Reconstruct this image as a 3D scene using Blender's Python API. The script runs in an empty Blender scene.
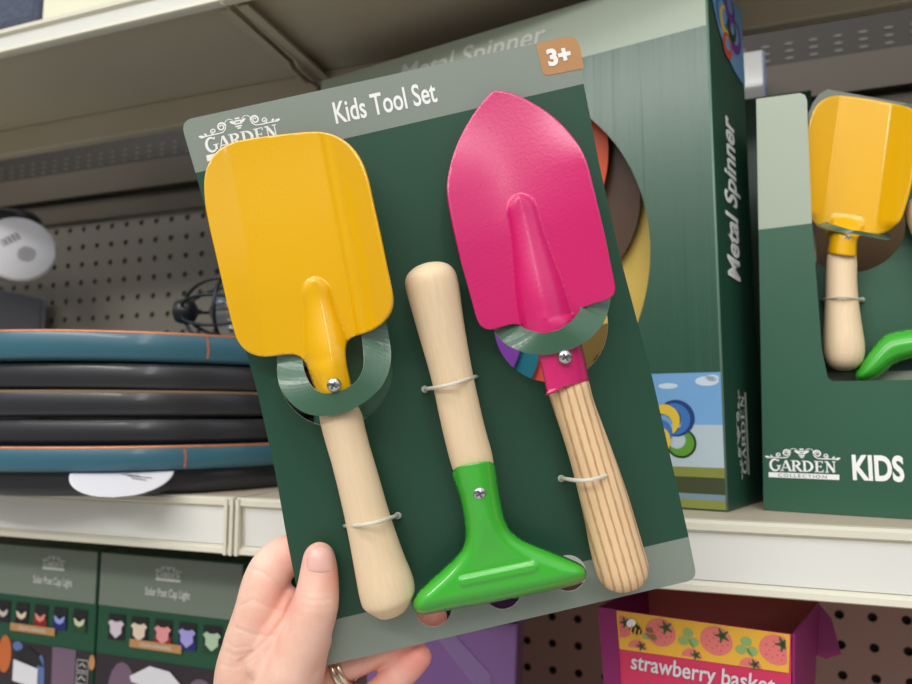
import bpy, bmesh, math, random
from mathutils import Vector, Matrix
from mathutils.bvhtree import BVHTree
import numpy as np

S = bpy.context.scene
COL = S.collection
PI = math.pi
random.seed(4)

# ---------------------------------------------------------------- camera
Z0 = 1.35                       # eye height above the shop floor
FPX = 690.0
PSI = math.radians(19.3)        # camera turned left of the shelf normal
TH = math.radians(5.96)         # tilted up
FWD = Vector((-math.sin(PSI) * math.cos(TH), math.cos(PSI) * math.cos(TH), math.sin(TH)))
RIGHT = Vector((math.cos(PSI), math.sin(PSI), 0))
UP = RIGHT.cross(FWD)
CAM = Vector((0, 0, Z0))
cam_d = bpy.data.cameras.new('camera')
cam_d.sensor_width = 36.0
cam_d.lens = FPX / 912 * 36
cam_d.clip_start = 0.01
cam_d.dof.use_dof = True
cam_d.dof.focus_distance = 0.302
cam_d.dof.aperture_fstop = 10.5
cam = bpy.data.objects.new('camera', cam_d)
COL.objects.link(cam)
cam.matrix_world = Matrix(((RIGHT.x, UP.x, -FWD.x, 0), (RIGHT.y, UP.y, -FWD.y, 0), (RIGHT.z, UP.z, -FWD.z, Z0), (0, 0, 0, 1)))
S.camera = cam

# ---------------------------------------------------------------- world, lamps, exposure
w = bpy.data.worlds.new('shop_air')
S.world = w
w.use_nodes = True
wn = w.node_tree
bg = wn.nodes['Background']
g_tc = wn.nodes.new('ShaderNodeTexCoord'); g_sx = wn.nodes.new('ShaderNodeSeparateXYZ'); g_r = wn.nodes.new('ShaderNodeValToRGB')
wn.links.new(g_tc.outputs['Generated'], g_sx.inputs[0]); wn.links.new(g_sx.outputs[2], g_r.inputs[0]); wn.links.new(g_r.outputs[0], bg.inputs[0])
e = g_r.color_ramp.elements          # shop aisle below, bright ceiling above
e[0].position = 0.10; e[0].color = (0.20, 0.195, 0.185, 1)
e[1].position = 0.42; e[1].color = (0.93, 0.96, 1.0, 1)
bg.inputs[1].default_value = 1.0

def area(name, loc, size, power, aim, col=(1, 0.97, 0.92)):
    l = bpy.data.lights.new(name, 'AREA')
    l.shape = 'RECTANGLE'
    l.size, l.size_y = size
    l.energy = power
    l.color = col
    o = bpy.data.objects.new(name, l)
    COL.objects.link(o)
    o.location = loc
    o.rotation_euler = (Vector(aim) - Vector(loc)).to_track_quat('-Z', 'Y').to_euler()
    return o
# rows of ceiling strip lamps above the aisle
area('ceiling_lamp', (-0.5, -0.75, 2.9), (2.6, 0.22), 15, (-0.3, 0.1, 1.3))
area('ceiling_lamp', (-0.6, -2.4, 3.0), (3.2, 0.20), 42, (-0.2, 0.2, 1.3))
area('ceiling_lamp', (0.9, -1.4, 2.9), (0.22, 2.4), 12, (0.0, 0.3, 1.3))

S.view_settings.view_transform = 'Standard'
S.view_settings.look = 'None'
S.view_settings.gamma = 1
S.view_settings.use_curve_mapping = False
S.view_settings.exposure = 0.0
S.cycles.use_denoising = True
S.cycles.max_bounces = 8

# ---------------------------------------------------------------- helpers
def V(x, y, z):
    return Vector((x, y, z + Z0))

def lin(c):
    return tuple(((v / 255) / 12.92 if v / 255 <= 0.04045 else ((v / 255 + 0.055) / 1.055) ** 2.4) for v in c)

def ray(px, py):
    return (RIGHT * ((px - 456) / FPX) + UP * (-(py - 342) / FPX) + FWD)

def to_px(p):
    d = p - CAM
    z = d.dot(FWD)
    return 456 + FPX * d.dot(RIGHT) / z, 342 - FPX * d.dot(UP) / z

class Plane:
    def __init__(s, o, ex, ey):
        s.o, s.ex, s.ey = o, ex.normalized(), ey.normalized()
        s.n = s.ex.cross(s.ey).normalized()
    def at(s, x, y, h=0.0):
        return s.o + s.ex * x + s.ey * y + s.n * h
    def px(s, a, b, h=0.0):
        r = ray(a, b)
        t = ((s.o + s.n * h) - CAM).dot(s.n) / r.dot(s.n)
        return CAM + r * t
    def xy(s, a, b, h=0.0):
        p = s.px(a, b, h) - s.o
        return p.dot(s.ex), p.dot(s.ey)
    def matrix(s):
        return Matrix(((s.ex.x, s.ey.x, s.n.x, s.o.x), (s.ex.y, s.ey.y, s.n.y, s.o.y), (s.ex.z, s.ey.z, s.n.z, s.o.z), (0, 0, 0, 1)))

WM = {}
def root(name, M, label, cat, group=None):
    o = bpy.data.objects.new(name, None)
    o.empty_display_size = 0.02
    COL.objects.link(o)
    if isinstance(M, Vector):
        M = Matrix.Translation(M)
    o.matrix_world = M
    WM[o.name] = M.copy()
    o['label'], o['category'] = label, cat
    if group: o['group'] = group
    return o

def tag(o, label=None, cat=None, group=None, kind=None):
    if label: o['label'] = label
    if cat: o['category'] = cat
    if group: o['group'] = group
    if kind: o['kind'] = kind
    return o

def mesh(name, verts, faces, mats, parent=None, smooth=True, midx=None, origin=None, merge=False, recalc=True):
    """verts in world space"""
    if parent is not None:
        inv = WM[parent.name].inverted()
        base = WM[parent.name]
    else:
        if origin is None:
            xs = [v[0] for v in verts]; ys = [v[1] for v in verts]; zs = [v[2] for v in verts]
            origin = Vector(((min(xs) + max(xs)) / 2, (min(ys) + max(ys)) / 2, min(zs)))
        base = origin if isinstance(origin, Matrix) else Matrix.Translation(origin)
        inv = base.inverted()
    me = bpy.data.meshes.new(name)
    me.from_pydata([inv @ Vector(v) for v in verts], [], faces)
    if not isinstance(mats, (list, tuple)): mats = [mats]
    for m in mats: me.materials.append(m)
    if midx is not None:
        for p, i in zip(me.polygons, midx): p.material_index = i
    if recalc or merge:
        bm = bmesh.new(); bm.from_mesh(me)
        if merge: bmesh.ops.remove_doubles(bm, verts=bm.verts, dist=1e-6)
        if recalc: bmesh.ops.recalc_face_normals(bm, faces=bm.faces)
        bm.to_mesh(me); bm.free()
    if smooth:
        me.polygons.foreach_set('use_smooth', [True] * len(me.polygons))
    me.update()
    o = bpy.data.objects.new(name, me)
    COL.objects.link(o)
    if parent is not None:
        o.parent = parent
    else:
        o.matrix_world = base
    WM[o.name] = base.copy()
    return o

def mod_bevel(o, wd, seg=2, ang=35):
    m = o.modifiers.new('bevel', 'BEVEL')
    m.width, m.segments, m.limit_method, m.angle_limit = wd, seg, 'ANGLE', math.radians(ang)
    return o

def mod_solid(o, t, off=-1):
    m = o.modifiers.new('solid', 'SOLIDIFY')
    m.thickness, m.offset = t, off
    return o

class MB:
    def __init__(s): s.v, s.f, s.m = [], [], []
    def add(s, vs, fs, mi=0):
        k = len(s.v)
        s.v += [Vector(v) for v in vs]
        s.f += [tuple(i + k for i in f) for f in fs]
        s.m += [mi] * len(fs)
        return s
    def box(s, o, ex, ey, ez, mi=0):
        vs = [o + ex * a + ey * b + ez * c for c in (0, 1) for b in (0, 1) for a in (0, 1)]
        return s.add(vs, [(0, 2, 3, 1), (4, 5, 7, 6), (0, 1, 5, 4), (2, 6, 7, 3), (0, 4, 6, 2), (1, 3, 7, 5)], mi)
    def abox(s, x0, x1, y0, y1, z0, z1, mi=0):
        return s.box(V(x0, y0, z0), Vector((x1 - x0, 0, 0)), Vector((0, y1 - y0, 0)), Vector((0, 0, z1 - z0)), mi)
    def tube(s, pts, r, n=8, mi=0, closed=False):
        pts = [Vector(p) for p in pts]
        N = len(pts)
        rr = r if isinstance(r, (list, tuple)) else [r] * N
        up = None
        rings = []
        for i, p in enumerate(pts):
            if closed: t = pts[(i + 1) % N] - pts[i - 1]
            else: t = pts[min(i + 1, N - 1)] - pts[max(i - 1, 0)]
            t.normalize()
            if up is None:
                up = t.orthogonal().normalized()
            up = (up - t * up.dot(t)).normalized()
            b = t.cross(up)
            rings.append([p + (up * math.cos(2 * PI * k / n) + b * math.sin(2 * PI * k / n)) * rr[i] for k in range(n)])
        vs = [v for R in rings for v in R]
        fs = []
        for i in range(N if closed else N - 1):
            j = (i + 1) % N
            for k in range(n):
                k2 = (k + 1) % n
                fs.append((i * n + k, i * n + k2, j * n + k2, j * n + k))
        if not closed:
            fs.append(tuple(range(n))[::-1]); fs.append(tuple((N - 1) * n + k for k in range(n)))
        return s.add(vs, fs, mi)
    def lathe(s, c, ax, prof, n=48, mi=0, u=None, caps=True):
        """prof: list of (r, t) with t along ax"""
        ax = ax.normalized()
        u = (u or ax.orthogonal()).normalized(); b = ax.cross(u)
        vs = []
        for r, t in prof:
            for k in range(n):
                a = 2 * PI * k / n
                vs.append(c + ax * t + (u * math.cos(a) + b * math.sin(a)) * r)
        fs = []
        for i in range(len(prof) - 1):
            for k in range(n):
                k2 = (k + 1) % n
                fs.append((i * n + k, i * n + k2, (i + 1) * n + k2, (i + 1) * n + k))
        if caps:
            fs.append(tuple(range(n))[::-1]); fs.append(tuple((len(prof) - 1) * n + k for k in range(n)))
        return s.add(vs, fs, mi)
    def poly(s, fn, pts, mi=0):
        return s.add([fn(*p) for p in pts], [tuple(range(len(pts)))], mi)
    def ribbon(s, fn, pts, wd, mi=0):
        """flat stroke in 2-D mapped by fn(x, y)"""
        n = len(pts); L, R = [], []
        for i in range(n):
            a = pts[max(i - 1, 0)]; b = pts[min(i + 1, n - 1)]
            dx, dy = b[0] - a[0], b[1] - a[1]
            l = math.hypot(dx, dy) or 1
            ww = (wd[i] if isinstance(wd, (list, tuple)) else wd) / 2
            L.append((pts[i][0] - dy / l * ww, pts[i][1] + dx / l * ww))
            R.append((pts[i][0] + dy / l * ww, pts[i][1] - dx / l * ww))
        vs = [fn(*p) for p in L] + [fn(*p) for p in R]
        return s.add(vs, [(i, i + 1, n + i + 1, n + i) for i in range(n - 1)], mi)
    def disc(s, fn, c, rx, ry=None, n=20, mi=0, rot=0):
        ry = ry or rx
        pts = []
        for k in range(n):
            a = 2 * PI * k / n
            x, y = rx * math.cos(a), ry * math.sin(a)
            pts.append((c[0] + x * math.cos(rot) - y * math.sin(rot), c[1] + x * math.sin(rot) + y * math.cos(rot)))
        return s.poly(fn, pts, mi)
    def build(s, name, mats, parent=None, smooth=True, **k):
        return mesh(name, s.v, s.f, mats, parent, smooth, s.m, **k)

def flat(o):   # printed ink keeps its facing
    o.data.polygons.foreach_set('use_smooth', [False] * len(o.data.polygons)); return o

# ---------------------------------------------------------------- materials
def mat(name, col, rough=0.5, metal=0.0, bump=None, coat=0.0, spec=0.5, var=None, trans=0.0, sss=0.0, emit=None, ior=1.45, crough=0.1):
    m = bpy.data.materials.new(name)
    m.use_nodes = True
    nt = m.node_tree; N = nt.nodes; L = nt.links
    p = N['Principled BSDF']
    c = lin(col) + (1,)
    p.inputs['Base Color'].default_value = c
    p.inputs['Roughness'].default_value = rough
    p.inputs['Metallic'].default_value = metal
    p.inputs['Coat Weight'].default_value = coat
    p.inputs['Coat Roughness'].default_value = crough
    p.inputs['Specular IOR Level'].default_value = spec
    p.inputs['Transmission Weight'].default_value = trans
    p.inputs['IOR'].default_value = ior
    if sss:
        p.inputs['Subsurface Weight'].default_value = sss
        p.inputs['Subsurface Scale'].default_value = 0.004
        p.inputs['Subsurface Radius'].default_value = (1, 0.35, 0.2)
    tc = N.new('ShaderNodeTexCoord')
    if var:           # (scale, amount, stretch vector)
        mp = N.new('ShaderNodeMapping'); mp.inputs['Scale'].default_value = var[2] if len(var) > 2 else (1, 1, 1)
        L.new(tc.outputs['Object'], mp.inputs[0])
        nz = N.new('ShaderNodeTexNoise'); nz.inputs['Scale'].default_value = var[0]; nz.inputs['Detail'].default_value = 4
        L.new(mp.outputs[0], nz.inputs['Vector'])
        mx = N.new('ShaderNodeMix'); mx.data_type = 'RGBA'
        mx.inputs[6].default_value = tuple(max(0, v * (1 - var[1])) for v in c[:3]) + (1,)
        mx.inputs[7].default_value = tuple(min(1, v * (1 + var[1])) for v in c[:3]) + (1,)
        L.new(nz.outputs[0], mx.inputs[0]); L.new(mx.outputs[2], p.inputs['Base Color'])
    if bump:          # (scale, strength, distance[, stretch])
        mp = N.new('ShaderNodeMapping'); mp.inputs['Scale'].default_value = bump[3] if len(bump) > 3 else (1, 1, 1)
        L.new(tc.outputs['Object'], mp.inputs[0])
        nz = N.new('ShaderNodeTexNoise'); nz.inputs['Scale'].default_value = bump[0]; nz.inputs['Detail'].default_value = 3
        L.new(mp.outputs[0], nz.inputs['Vector'])
        b = N.new('ShaderNodeBump'); b.inputs['Strength'].default_value = bump[1]; b.inputs['Distance'].default_value = bump[2]
        L.new(nz.outputs[0], b.inputs['Height']); L.new(b.outputs[0], p.inputs['Normal'])
    return m

M = {}
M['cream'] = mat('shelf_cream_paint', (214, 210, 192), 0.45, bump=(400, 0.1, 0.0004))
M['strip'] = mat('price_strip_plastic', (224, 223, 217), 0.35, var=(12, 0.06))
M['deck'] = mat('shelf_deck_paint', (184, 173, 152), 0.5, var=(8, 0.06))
M['peg'] = mat('pegboard_grey_paint', (128, 122, 112), 0.6, var=(7, 0.05), bump=(300, 0.1, 0.0003))
M['pegbounce'] = mat('pegboard_bounce_tint', (186, 150, 142), 0.6, var=(7, 0.08), bump=(300, 0.1, 0.0003))  # mauve tint is bounce from the magenta products, put into the colour
M['holegrey'] = mat('peg_hole_shaded_fibre', (92, 86, 80), 0.8)
M['void'] = mat('dark_cavity', (34, 30, 28), 0.8)
M['slot'] = mat('slot_lit_tone', (86, 80, 72), 0.4)  # paler tone stands for the lit backing seen through the slots
M['wallpanel'] = mat('recess_shade_brown', (44, 39, 34), 0.6)  # shade of the recess behind the upper shelf, put into the panel colour
M['rail'] = mat('brown_rail_paint', (76, 67, 56), 0.55)
M['floor'] = mat('floor_vinyl', (190, 186, 178), 0.3, var=(3, 0.08))
M['white'] = mat('white_print', (242, 242, 240), 0.45)
M['white2'] = mat('faded_white_print', (206, 210, 204), 0.45)
M['cardback'] = mat('card_back_paper', (205, 205, 196), .7)
M['screw'] = mat('zinc_screw', (205, 205, 208), 0.22, 1.0, bump=(500, 0.15, 0.0003))
M['screwslot'] = mat('screw_recess', (120, 122, 126), 0.4, 1.0)
M['tie'] = mat('clear_nylon', (238, 234, 222), 0.3, trans=0.35, ior=1.3, sss=0.2)
M['yellow'] = mat('yellow_enamel', (234, 178, 0), 0.34, spec=0.25, coat=1.0, bump=(900, 0.16, 0.0004), crough=0.035)
M['magenta'] = mat('magenta_enamel', (212, 24, 108), 0.34, coat=0.8, bump=(700, 0.3, 0.0004), crough=0.26)
M['green'] = mat('green_enamel', (62, 176, 50), 0.24, coat=0.6, bump=(60, 0.06, 0.0006), crough=0.06)
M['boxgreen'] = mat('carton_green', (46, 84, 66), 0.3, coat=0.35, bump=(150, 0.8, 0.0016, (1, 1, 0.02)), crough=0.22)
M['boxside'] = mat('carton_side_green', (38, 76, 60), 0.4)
M['boxlight'] = mat('carton_sage', (160, 172, 154), 0.38, coat=0.2)
M['kidgreen'] = mat('display_green', (46, 90, 68), 0.4, coat=0.15, var=(20, 0.05))
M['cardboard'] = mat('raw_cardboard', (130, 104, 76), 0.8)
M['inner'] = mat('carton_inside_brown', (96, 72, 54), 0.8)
M['tan'] = mat('tan_print', (186, 136, 88), 0.45)
M['black'] = mat('black_plastic', (34, 34, 36), 0.35)
M['dish'] = mat('charcoal_enamel', (44, 45, 49), 0.3, coat=0.3, bump=(40, 0.12, 0.001))
M['teal'] = mat('teal_enamel', (52, 98, 114), 0.35, coat=0.3, var=(6, 0.2), bump=(30, 0.1, 0.001))
M['copper'] = mat('copper_rim', (200, 130, 96), 0.4, 0.6, var=(90, 0.3))
M['tagwhite'] = mat('white_label_paper', (214, 213, 218), 0.5)
M['ink'] = mat('grey_ink', (120, 120, 128), 0.6)
M['inkblack'] = mat('dark_ink', (70, 70, 74), 0.6)
M['greybox'] = mat('grey_stone_block', (128, 130, 138), 0.7, var=(30, 0.08))
M['glassblue'] = mat('blue_glass', (110, 160, 176), 0.15, trans=0.3)
M['glass'] = mat('clear_glass', (235, 238, 240), 0.04, trans=0.95)
M['wire'] = mat('black_wire', (26, 26, 28), 0.4)
M['blueweave'] = mat('blue_grey_weave', (70, 78, 96), 0.8, bump=(120, 0.8, 0.003))
M['creambox'] = mat('cream_carton', (222, 222, 196), 0.55)
M['plastic'] = mat('clear_wrapped_grey_carton', (150, 150, 150), 0.25, coat=0.8)
M['blueprint'] = mat('blue_print', (60, 96, 160), 0.4)
M['purple'] = mat('purple_carton', (138, 100, 164), 0.4, coat=0.2)
M['purplelight'] = mat('light_purple_ribbon', (146, 118, 172), 0.45)
M['bagmag'] = mat('magenta_bag', (136, 32, 98), 0.45, bump=(20, 0.3, 0.002))
M['bagin'] = mat('maroon_lining', (222, 118, 112), 0.7, bump=(90, 0.4, 0.002))
M['bagyellow'] = mat('yellow_print', (232, 176, 58), 0.5)
M['bagpink'] = mat('raspberry_print', (206, 52, 92), 0.5)
M['berry'] = mat('strawberry_pink_print', (224, 118, 112), 0.5)
M['berrydot'] = mat('strawberry_seed_print', (198, 88, 86), 0.5)
M['leafdark'] = mat('dark_leaf_print', (66, 92, 52), 0.5)
M['leaf'] = mat('clover_print', (140, 172, 104), 0.5)
M['solargrey'] = mat('solar_carton_grey_green', (118, 128, 116), 0.5)
M['solargreen'] = mat('solar_carton_green', (30, 78, 54), 0.5)
M['pic_dark'] = mat('dark_photo_print', (46, 38, 44), 0.5, var=(18, 0.5))
M['pic_dark2'] = mat('dark_photo_inset', (30, 28, 32), 0.5)
M['ring'] = mat('polished_ring_metal', (226, 214, 196), 0.14, 1.0)

def wood(name, base, dark, stripes):
    m = bpy.data.materials.new(name); m.use_nodes = True
    nt = m.node_tree; N = nt.nodes; L = nt.links; p = N['Principled BSDF']
    p.inputs['Roughness'].default_value = 0.52
    tc = N.new('ShaderNodeTexCoord')
    mp = N.new('ShaderNodeMapping'); mp.inputs['Scale'].default_value = (1, 0.05, 1)
    L.new(tc.outputs['Object'], mp.inputs[0])
    nz = N.new('ShaderNodeTexNoise'); nz.inputs['Scale'].default_value = 900; nz.inputs['Detail'].default_value = 3
    L.new(mp.outputs[0], nz.inputs['Vector'])
    mx = N.new('ShaderNodeMix'); mx.data_type = 'RGBA'
    mx.inputs[6].default_value = tuple(v * 0.90 for v in lin(base)) + (1,)
    mx.inputs[7].default_value = tuple(min(1, v * 1.08) for v in lin(base)) + (1,)
    L.new(nz.outputs[0], mx.inputs[0])
    out = mx.outputs[2]
    if stripes:
        mp2 = N.new('ShaderNodeMapping'); mp2.inputs['Scale'].default_value = (1, 0.035, 0.4)
        L.new(tc.outputs['Object'], mp2.inputs[0])
        wv = N.new('ShaderNodeTexWave'); wv.wave_type = 'BANDS'; wv.bands_direction = 'X'
        wv.inputs['Scale'].default_value = stripes; wv.inputs['Distortion'].default_value = 1.2
        wv.inputs['Detail'].default_value = 1; wv.inputs['Detail Scale'].default_value = 60
        L.new(mp2.outputs[0], wv.inputs['Vector'])
        cr = N.new('ShaderNodeValToRGB')
        cr.color_ramp.elements[0].position = 0.03; cr.color_ramp.elements[0].color = (1, 1, 1, 1)
        cr.color_ramp.elements[1].position = 0.32; cr.color_ramp.elements[1].color = (0, 0, 0, 1)
        L.new(wv.outputs[0], cr.inputs[0])
        m2 = N.new('ShaderNodeMix'); m2.data_type = 'RGBA'
        L.new(cr.outputs[0], m2.inputs[0]); L.new(out, m2.inputs[6]); m2.inputs[7].default_value = lin(dark) + (1,)
        out = m2.outputs[2]
    L.new(out, p.inputs['Base Color'])
    b = N.new('ShaderNodeBump'); b.inputs['Strength'].default_value = 0.12; b.inputs['Distance'].default_value = 0.0003
    L.new(nz.outputs[0], b.inputs['Height']); L.new(b.outputs[0], p.inputs['Normal'])
    return m
M['wood'] = wood('pale_maple', (234, 208, 172), (200, 160, 110), 0)
M['wood2'] = wood('striped_ash', (236, 202, 158), (196, 148, 104), 95)

# ---------------------------------------------------------------- text and logo
def text_mesh(body, bold=0.0, shear=0.0, sp=1.0):
    c = bpy.data.curves.new('lettering', 'FONT')
    c.body = body; c.offset = bold; c.shear = shear; c.space_character = sp
    c.resolution_u = 4
    o = bpy.data.objects.new('lettering', c); COL.objects.link(o)
    dg = bpy.context.evaluated_depsgraph_get()
    me = bpy.data.meshes.new_from_object(o.evaluated_get(dg))
    vs = [v.co.copy() for v in me.vertices]; fs = [tuple(p.vertices) for p in me.polygons]
    bpy.data.objects.remove(o); bpy.data.curves.remove(c); bpy.data.meshes.remove(me)
    return vs, fs

def text(mb, body, fn, x0, y0, wd, ht, bold=0.0, shear=0.0, mi=0, sp=1.0):
    """fit the lettering's bounds into the box x0..x0+wd, y0..y0+ht of the mapping fn"""
    vs, fs = text_mesh(body, bold, shear, sp)
    ax = min(v.x for v in vs); bx = max(v.x for v in vs); ay = min(v.y for v in vs); by = max(v.y for v in vs)
    mb.add([fn(x0 + (v.x - ax) / (bx - ax) * wd, y0 + (v.y - ay) / (by - ay) * ht) for v in vs], fs, mi)

def spiral(cx, cy, r0, turns, start, sgn, n=26):
    return [(cx + r0 * (1 - 0.75 * i / n) * math.cos(start + sgn * turns * 2 * PI * i / n),
             cy + r0 * (1 - 0.75 * i / n) * math.sin(start + sgn * turns * 2 * PI * i / n)) for i in range(n + 1)]

def logo(mb, fn, full=True, mi=0):
    """unit box 0..1 x 0..0.45"""
    st = 0.035
    # flourish
    for sx in (-1, 1):
        X = lambda x: 0.5 + sx * x
        mb.ribbon(fn, [(X(0.47), .285), (X(.40), .295), (X(.33), .295), (X(.26), .295), (X(.20), .30), (X(.165), .33), (X(.155), .36)], 0.014, mi)
        mb.ribbon(fn, [(X(x - .5), y) for x, y in spiral(.5 + .205, .365, .052, 1.5, PI, -1)], [0.024 - 0.0005 * i for i in range(27)], mi)
        mb.ribbon(fn, [(X(x - .5), y) for x, y in spiral(.5 + .31, .335, .036, 1.3, -PI / 2, 1)], 0.014, mi)
        mb.ribbon(fn, [(X(.16), .40), (X(.13), .43), (X(.09), .435), (X(.05), .41)], 0.009, mi)
        mb.disc(fn, (X(.46), .30), .04, .016, 10, mi, rot=sx * 0.25)
        mb.disc(fn, (X(.41), .315), .022, .012, 10, mi, rot=sx * 0.8)
        mb.disc(fn, (X(.06), .385), .042, .017, 12, mi, rot=sx * 0.5)
    for k, (ww, y) in enumerate(((.028, .425), (.04, .395), (.05, .362), (.04, .332), (.022, .308))):
        mb.poly(fn, [(.5 - ww, y - .009), (.5 + ww, y - .009), (.5 + ww, y + .009), (.5 - ww, y + .009)], mi)
    # letters
    def arc(cx, cy, rx, ry, a0, a1, n=18):
        return [(cx + rx * math.cos(math.radians(a0 + (a1 - a0) * i / n)), cy + ry * math.sin(math.radians(a0 + (a1 - a0) * i / n))) for i in range(n + 1)]
    def st_(pts, wd): mb.ribbon(fn, pts, wd, mi)
    def serif(x, y, hw=.026): mb.poly(fn, [(x - hw, y - .006), (x + hw, y - .006), (x + hw, y + .006), (x - hw, y + .006)], mi)
    b, t = .105, .255
    st_(arc(.135, .185, .062, .082, 45, 330), [0.016 + 0.018 * math.sin(PI * i / 18) for i in range(19)])
    st_([(.185, .18), (.185, .12)], .028); serif(.185, .178, .032); st_([(.181, .24), (.187, .272)], .012)
    st_([(.225, b), (.278, t)], .014); st_([(.283, t + .004), (.337, b)], .034); st_([(.248, .15), (.312, .15)], .013); serif(.225, b); serif(.337, b)
    st_([(.385, b), (.385, t)], .032); serif(.385, b, .03); serif(.378, t, .026)
    st_(arc(.40, .218, .06, .036, 90, -90), [0.012 + 0.02 * math.sin(PI * i / 18) for i in range(19)]); st_([(.42, .182), (.478, b)], .032); serif(.48, b, .02)
    st_([(.53, b), (.53, t)], .032); serif(.52, b, .026); serif(.52, t, .026)
    st_(arc(.545, .18, .082, .073, 90, -90), [0.012 + 0.024 * math.sin(PI * i / 18) for i in range(19)])
    st_([(.69, b), (.69, t)], .032); serif(.683, b, .026); serif(.683, t, .026)
    st_([(.69, t), (.765, t)], .012); st_([(.69, .182), (.745, .182)], .012); st_([(.69, b), (.77, b)], .012); st_([(.764, t + .004), (.764, .225)], .012); st_([(.769, b - .004), (.769, .137)], .012); st_([(.745, .2), (.745, .164)], .011)
    st_([(.82, b), (.82, t)], .013); st_([(.818, t), (.912, b)], .034); st_([(.912, b), (.912, t)], .013); serif(.815, b, .024); serif(.912, t, .026); serif(.808, t, .018)
    mb.poly(fn, [(.04, 0), (.97, 0), (.97, .075), (.04, .075)], mi)

# ================================================================ THE SETTING
def pegboard(name, x0, x1, z0, z1, y, m, hole, sp=0.0254, hr=0.0040):
    mb = MB()
    nx = int(round((x1 - x0) / sp)); nz = int(round((z1 - z0) / sp))
    k = len(mb.v)
    fs, ms = [], []
    vs = []
    h = sp / 2
    sq = [(h, 0), (h, h), (0, h), (-h, h), (-h, 0), (-h, -h), (0, -h), (h, -h)]
    for i in range(nx):
        for j in range(nz):
            cx, cz = x0 + (i + .5) * sp, z0 + (j + .5) * sp
            b = len(vs)
            vs += [V(cx + a, y, cz + c) for a, c in sq]
            vs += [V(cx + hr * math.cos(q * PI / 4), y, cz + hr * math.sin(q * PI / 4)) for q in range(8)]
            vs += [V(cx + hr * math.cos(q * PI / 4), y + .004, cz + hr * math.sin(q * PI / 4)) for q in range(8)]
            for q in range(8):
                q2 = (q + 1) % 8
                fs += [(b + q, b + q2, b + 8 + q2, b + 8 + q), (b + 8 + q, b + 8 + q2, b + 16 + q2, b + 16 + q)]
                ms += [0, 1]
            fs.append(tuple(b + 16 + q for q in range(8))); ms.append(1)
    o = mesh(name, vs, fs, [m, hole], None, False, ms, merge=True, recalc=False)
    o['kind'] = 'structure'
    return o

WY = 0.72
pegboard('wall_back', -1.30, -1.30 + 0.0254 * 76, -0.060, -0.060 + 0.0254 * 14, WY, M['peg'], M['holegrey'])
pegboard('wall_lower', -1.30, -1.30 + 0.0254 * 76, -0.060 - 0.0254 * 12, -0.060, WY - .02, M['pegbounce'], M['void'])
mb = MB(); mb.abox(-1.32, .66, WY + .006, WY + .02, -1.35, 1.0)
mb.abox(-1.32, -1.30, .40, WY + .006, -1.35, .9); mb.abox(.64, .66, .40, WY + .006, -1.35, .9)
mb.abox(-1.30, .64, WY - .006, WY + .006, .2957, 1.0)
tag(mb.build('wall_panel', M['wallpanel'], smooth=False), kind='structure')
mb = MB(); mb.abox(-3.2, 3.2, -3.5, 1.2, -1.37, -1.35)
tag(mb.build('floor', M['floor'], smooth=False), kind='structure')

# shelves: each section is one thing
XJ = -0.303
XT = -0.330
def shelf(x0, x1, zt, yf, label, rear=True, bracket=None, clip=None, thick=0.008, zb=None):
    r = root('store_shelf', V((x0 + x1) / 2, .56, zt - thick), label, 'shelf', 'shelves of the shop rack')
    mb = MB(); mb.abox(x0 + .001, x1 - .001, yf + .004, WY - .021 if not rear else .575, zt - thick, zt)
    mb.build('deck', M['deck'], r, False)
    zb = zb if zb is not None else zt - .038
    h = zt - zb
    # front rail: lip, face and curled foot
    prof = [(yf + .006, zt), (yf - .0035, zt + .0005), (yf - .006, zt - .001), (yf - .006, zt - .0045), (yf - .003, zt - .006),
            (yf - .001, zb + .006), (yf - .0055, zb + .004), (yf - .006, zb + .001), (yf - .004, zb), (yf + .001, zb), (yf + .004, zb + .003), (yf + .006, zt - .004)]
    n = len(prof)
    vs = [V(x, y, z) for x in (x0 + .0015, x1 - .0015) for y, z in prof]
    fs = [(i, (i + 1) % n, n + (i + 1) % n, n + i) for i in range(n)] + [tuple(range(n)), tuple(range(n, 2 * n))]
    o = mesh('front_rail', vs, fs, M['cream'], r, False)
    pr = Plane(V(x0, yf - .003, zb), Vector((1, 0, 0)), Vector((0, .06, 1)))
    vs = [V(x0 + .008, yf - .0034, zt - .0068), V(x1 - .008, yf - .0034, zt - .0068), V(x1 - .008, yf - .0021, zb + .0062), V(x0 + .008, yf - .0021, zb + .0062)]
    vs += [v + Vector((0, .001, 0)) for v in vs]
    mesh('price_strip', vs, [(0, 1, 2, 3), (4, 7, 6, 5), (0, 4, 5, 1), (1, 5, 6, 2), (2, 6, 7, 3), (3, 7, 4, 0)], M['strip'], r, False)
    if rear:
        mb = MB(); mb.abox(x0 + .002, x1 - .002, .548, .560, zt - .038, zt - thick)
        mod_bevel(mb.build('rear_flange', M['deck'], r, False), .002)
    if bracket:
        for bx, sgn in bracket:
            mb = MB()
            pts = [(yf + .006, zb + .004), (yf + .09, zb + .001), (yf + .095, zb - .003), (yf + .12, zb - .004), (yf + .13, zb), (.57, zb + .0), (.70, zb - .02), (.70, zt - thick), (yf + .006, zt - thick)]
            a = [V(bx, y, z) for y, z in pts]; b_ = [V(bx + .0016 * sgn, y, z) for y, z in pts]
            n = len(pts)
            mb.add(a + b_, [tuple(range(n)), tuple(range(n, 2 * n))] + [(i, (i + 1) % n, n + (i + 1) % n, n + i) for i in range(n)])
            # inturned flange along the bottom edge
            mb.abox(bx, bx + sgn * .010, yf + .01, .57, zb + .0035, zb + .0047)
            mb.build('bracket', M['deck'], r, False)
    return r
TZ = 0.332
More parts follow.
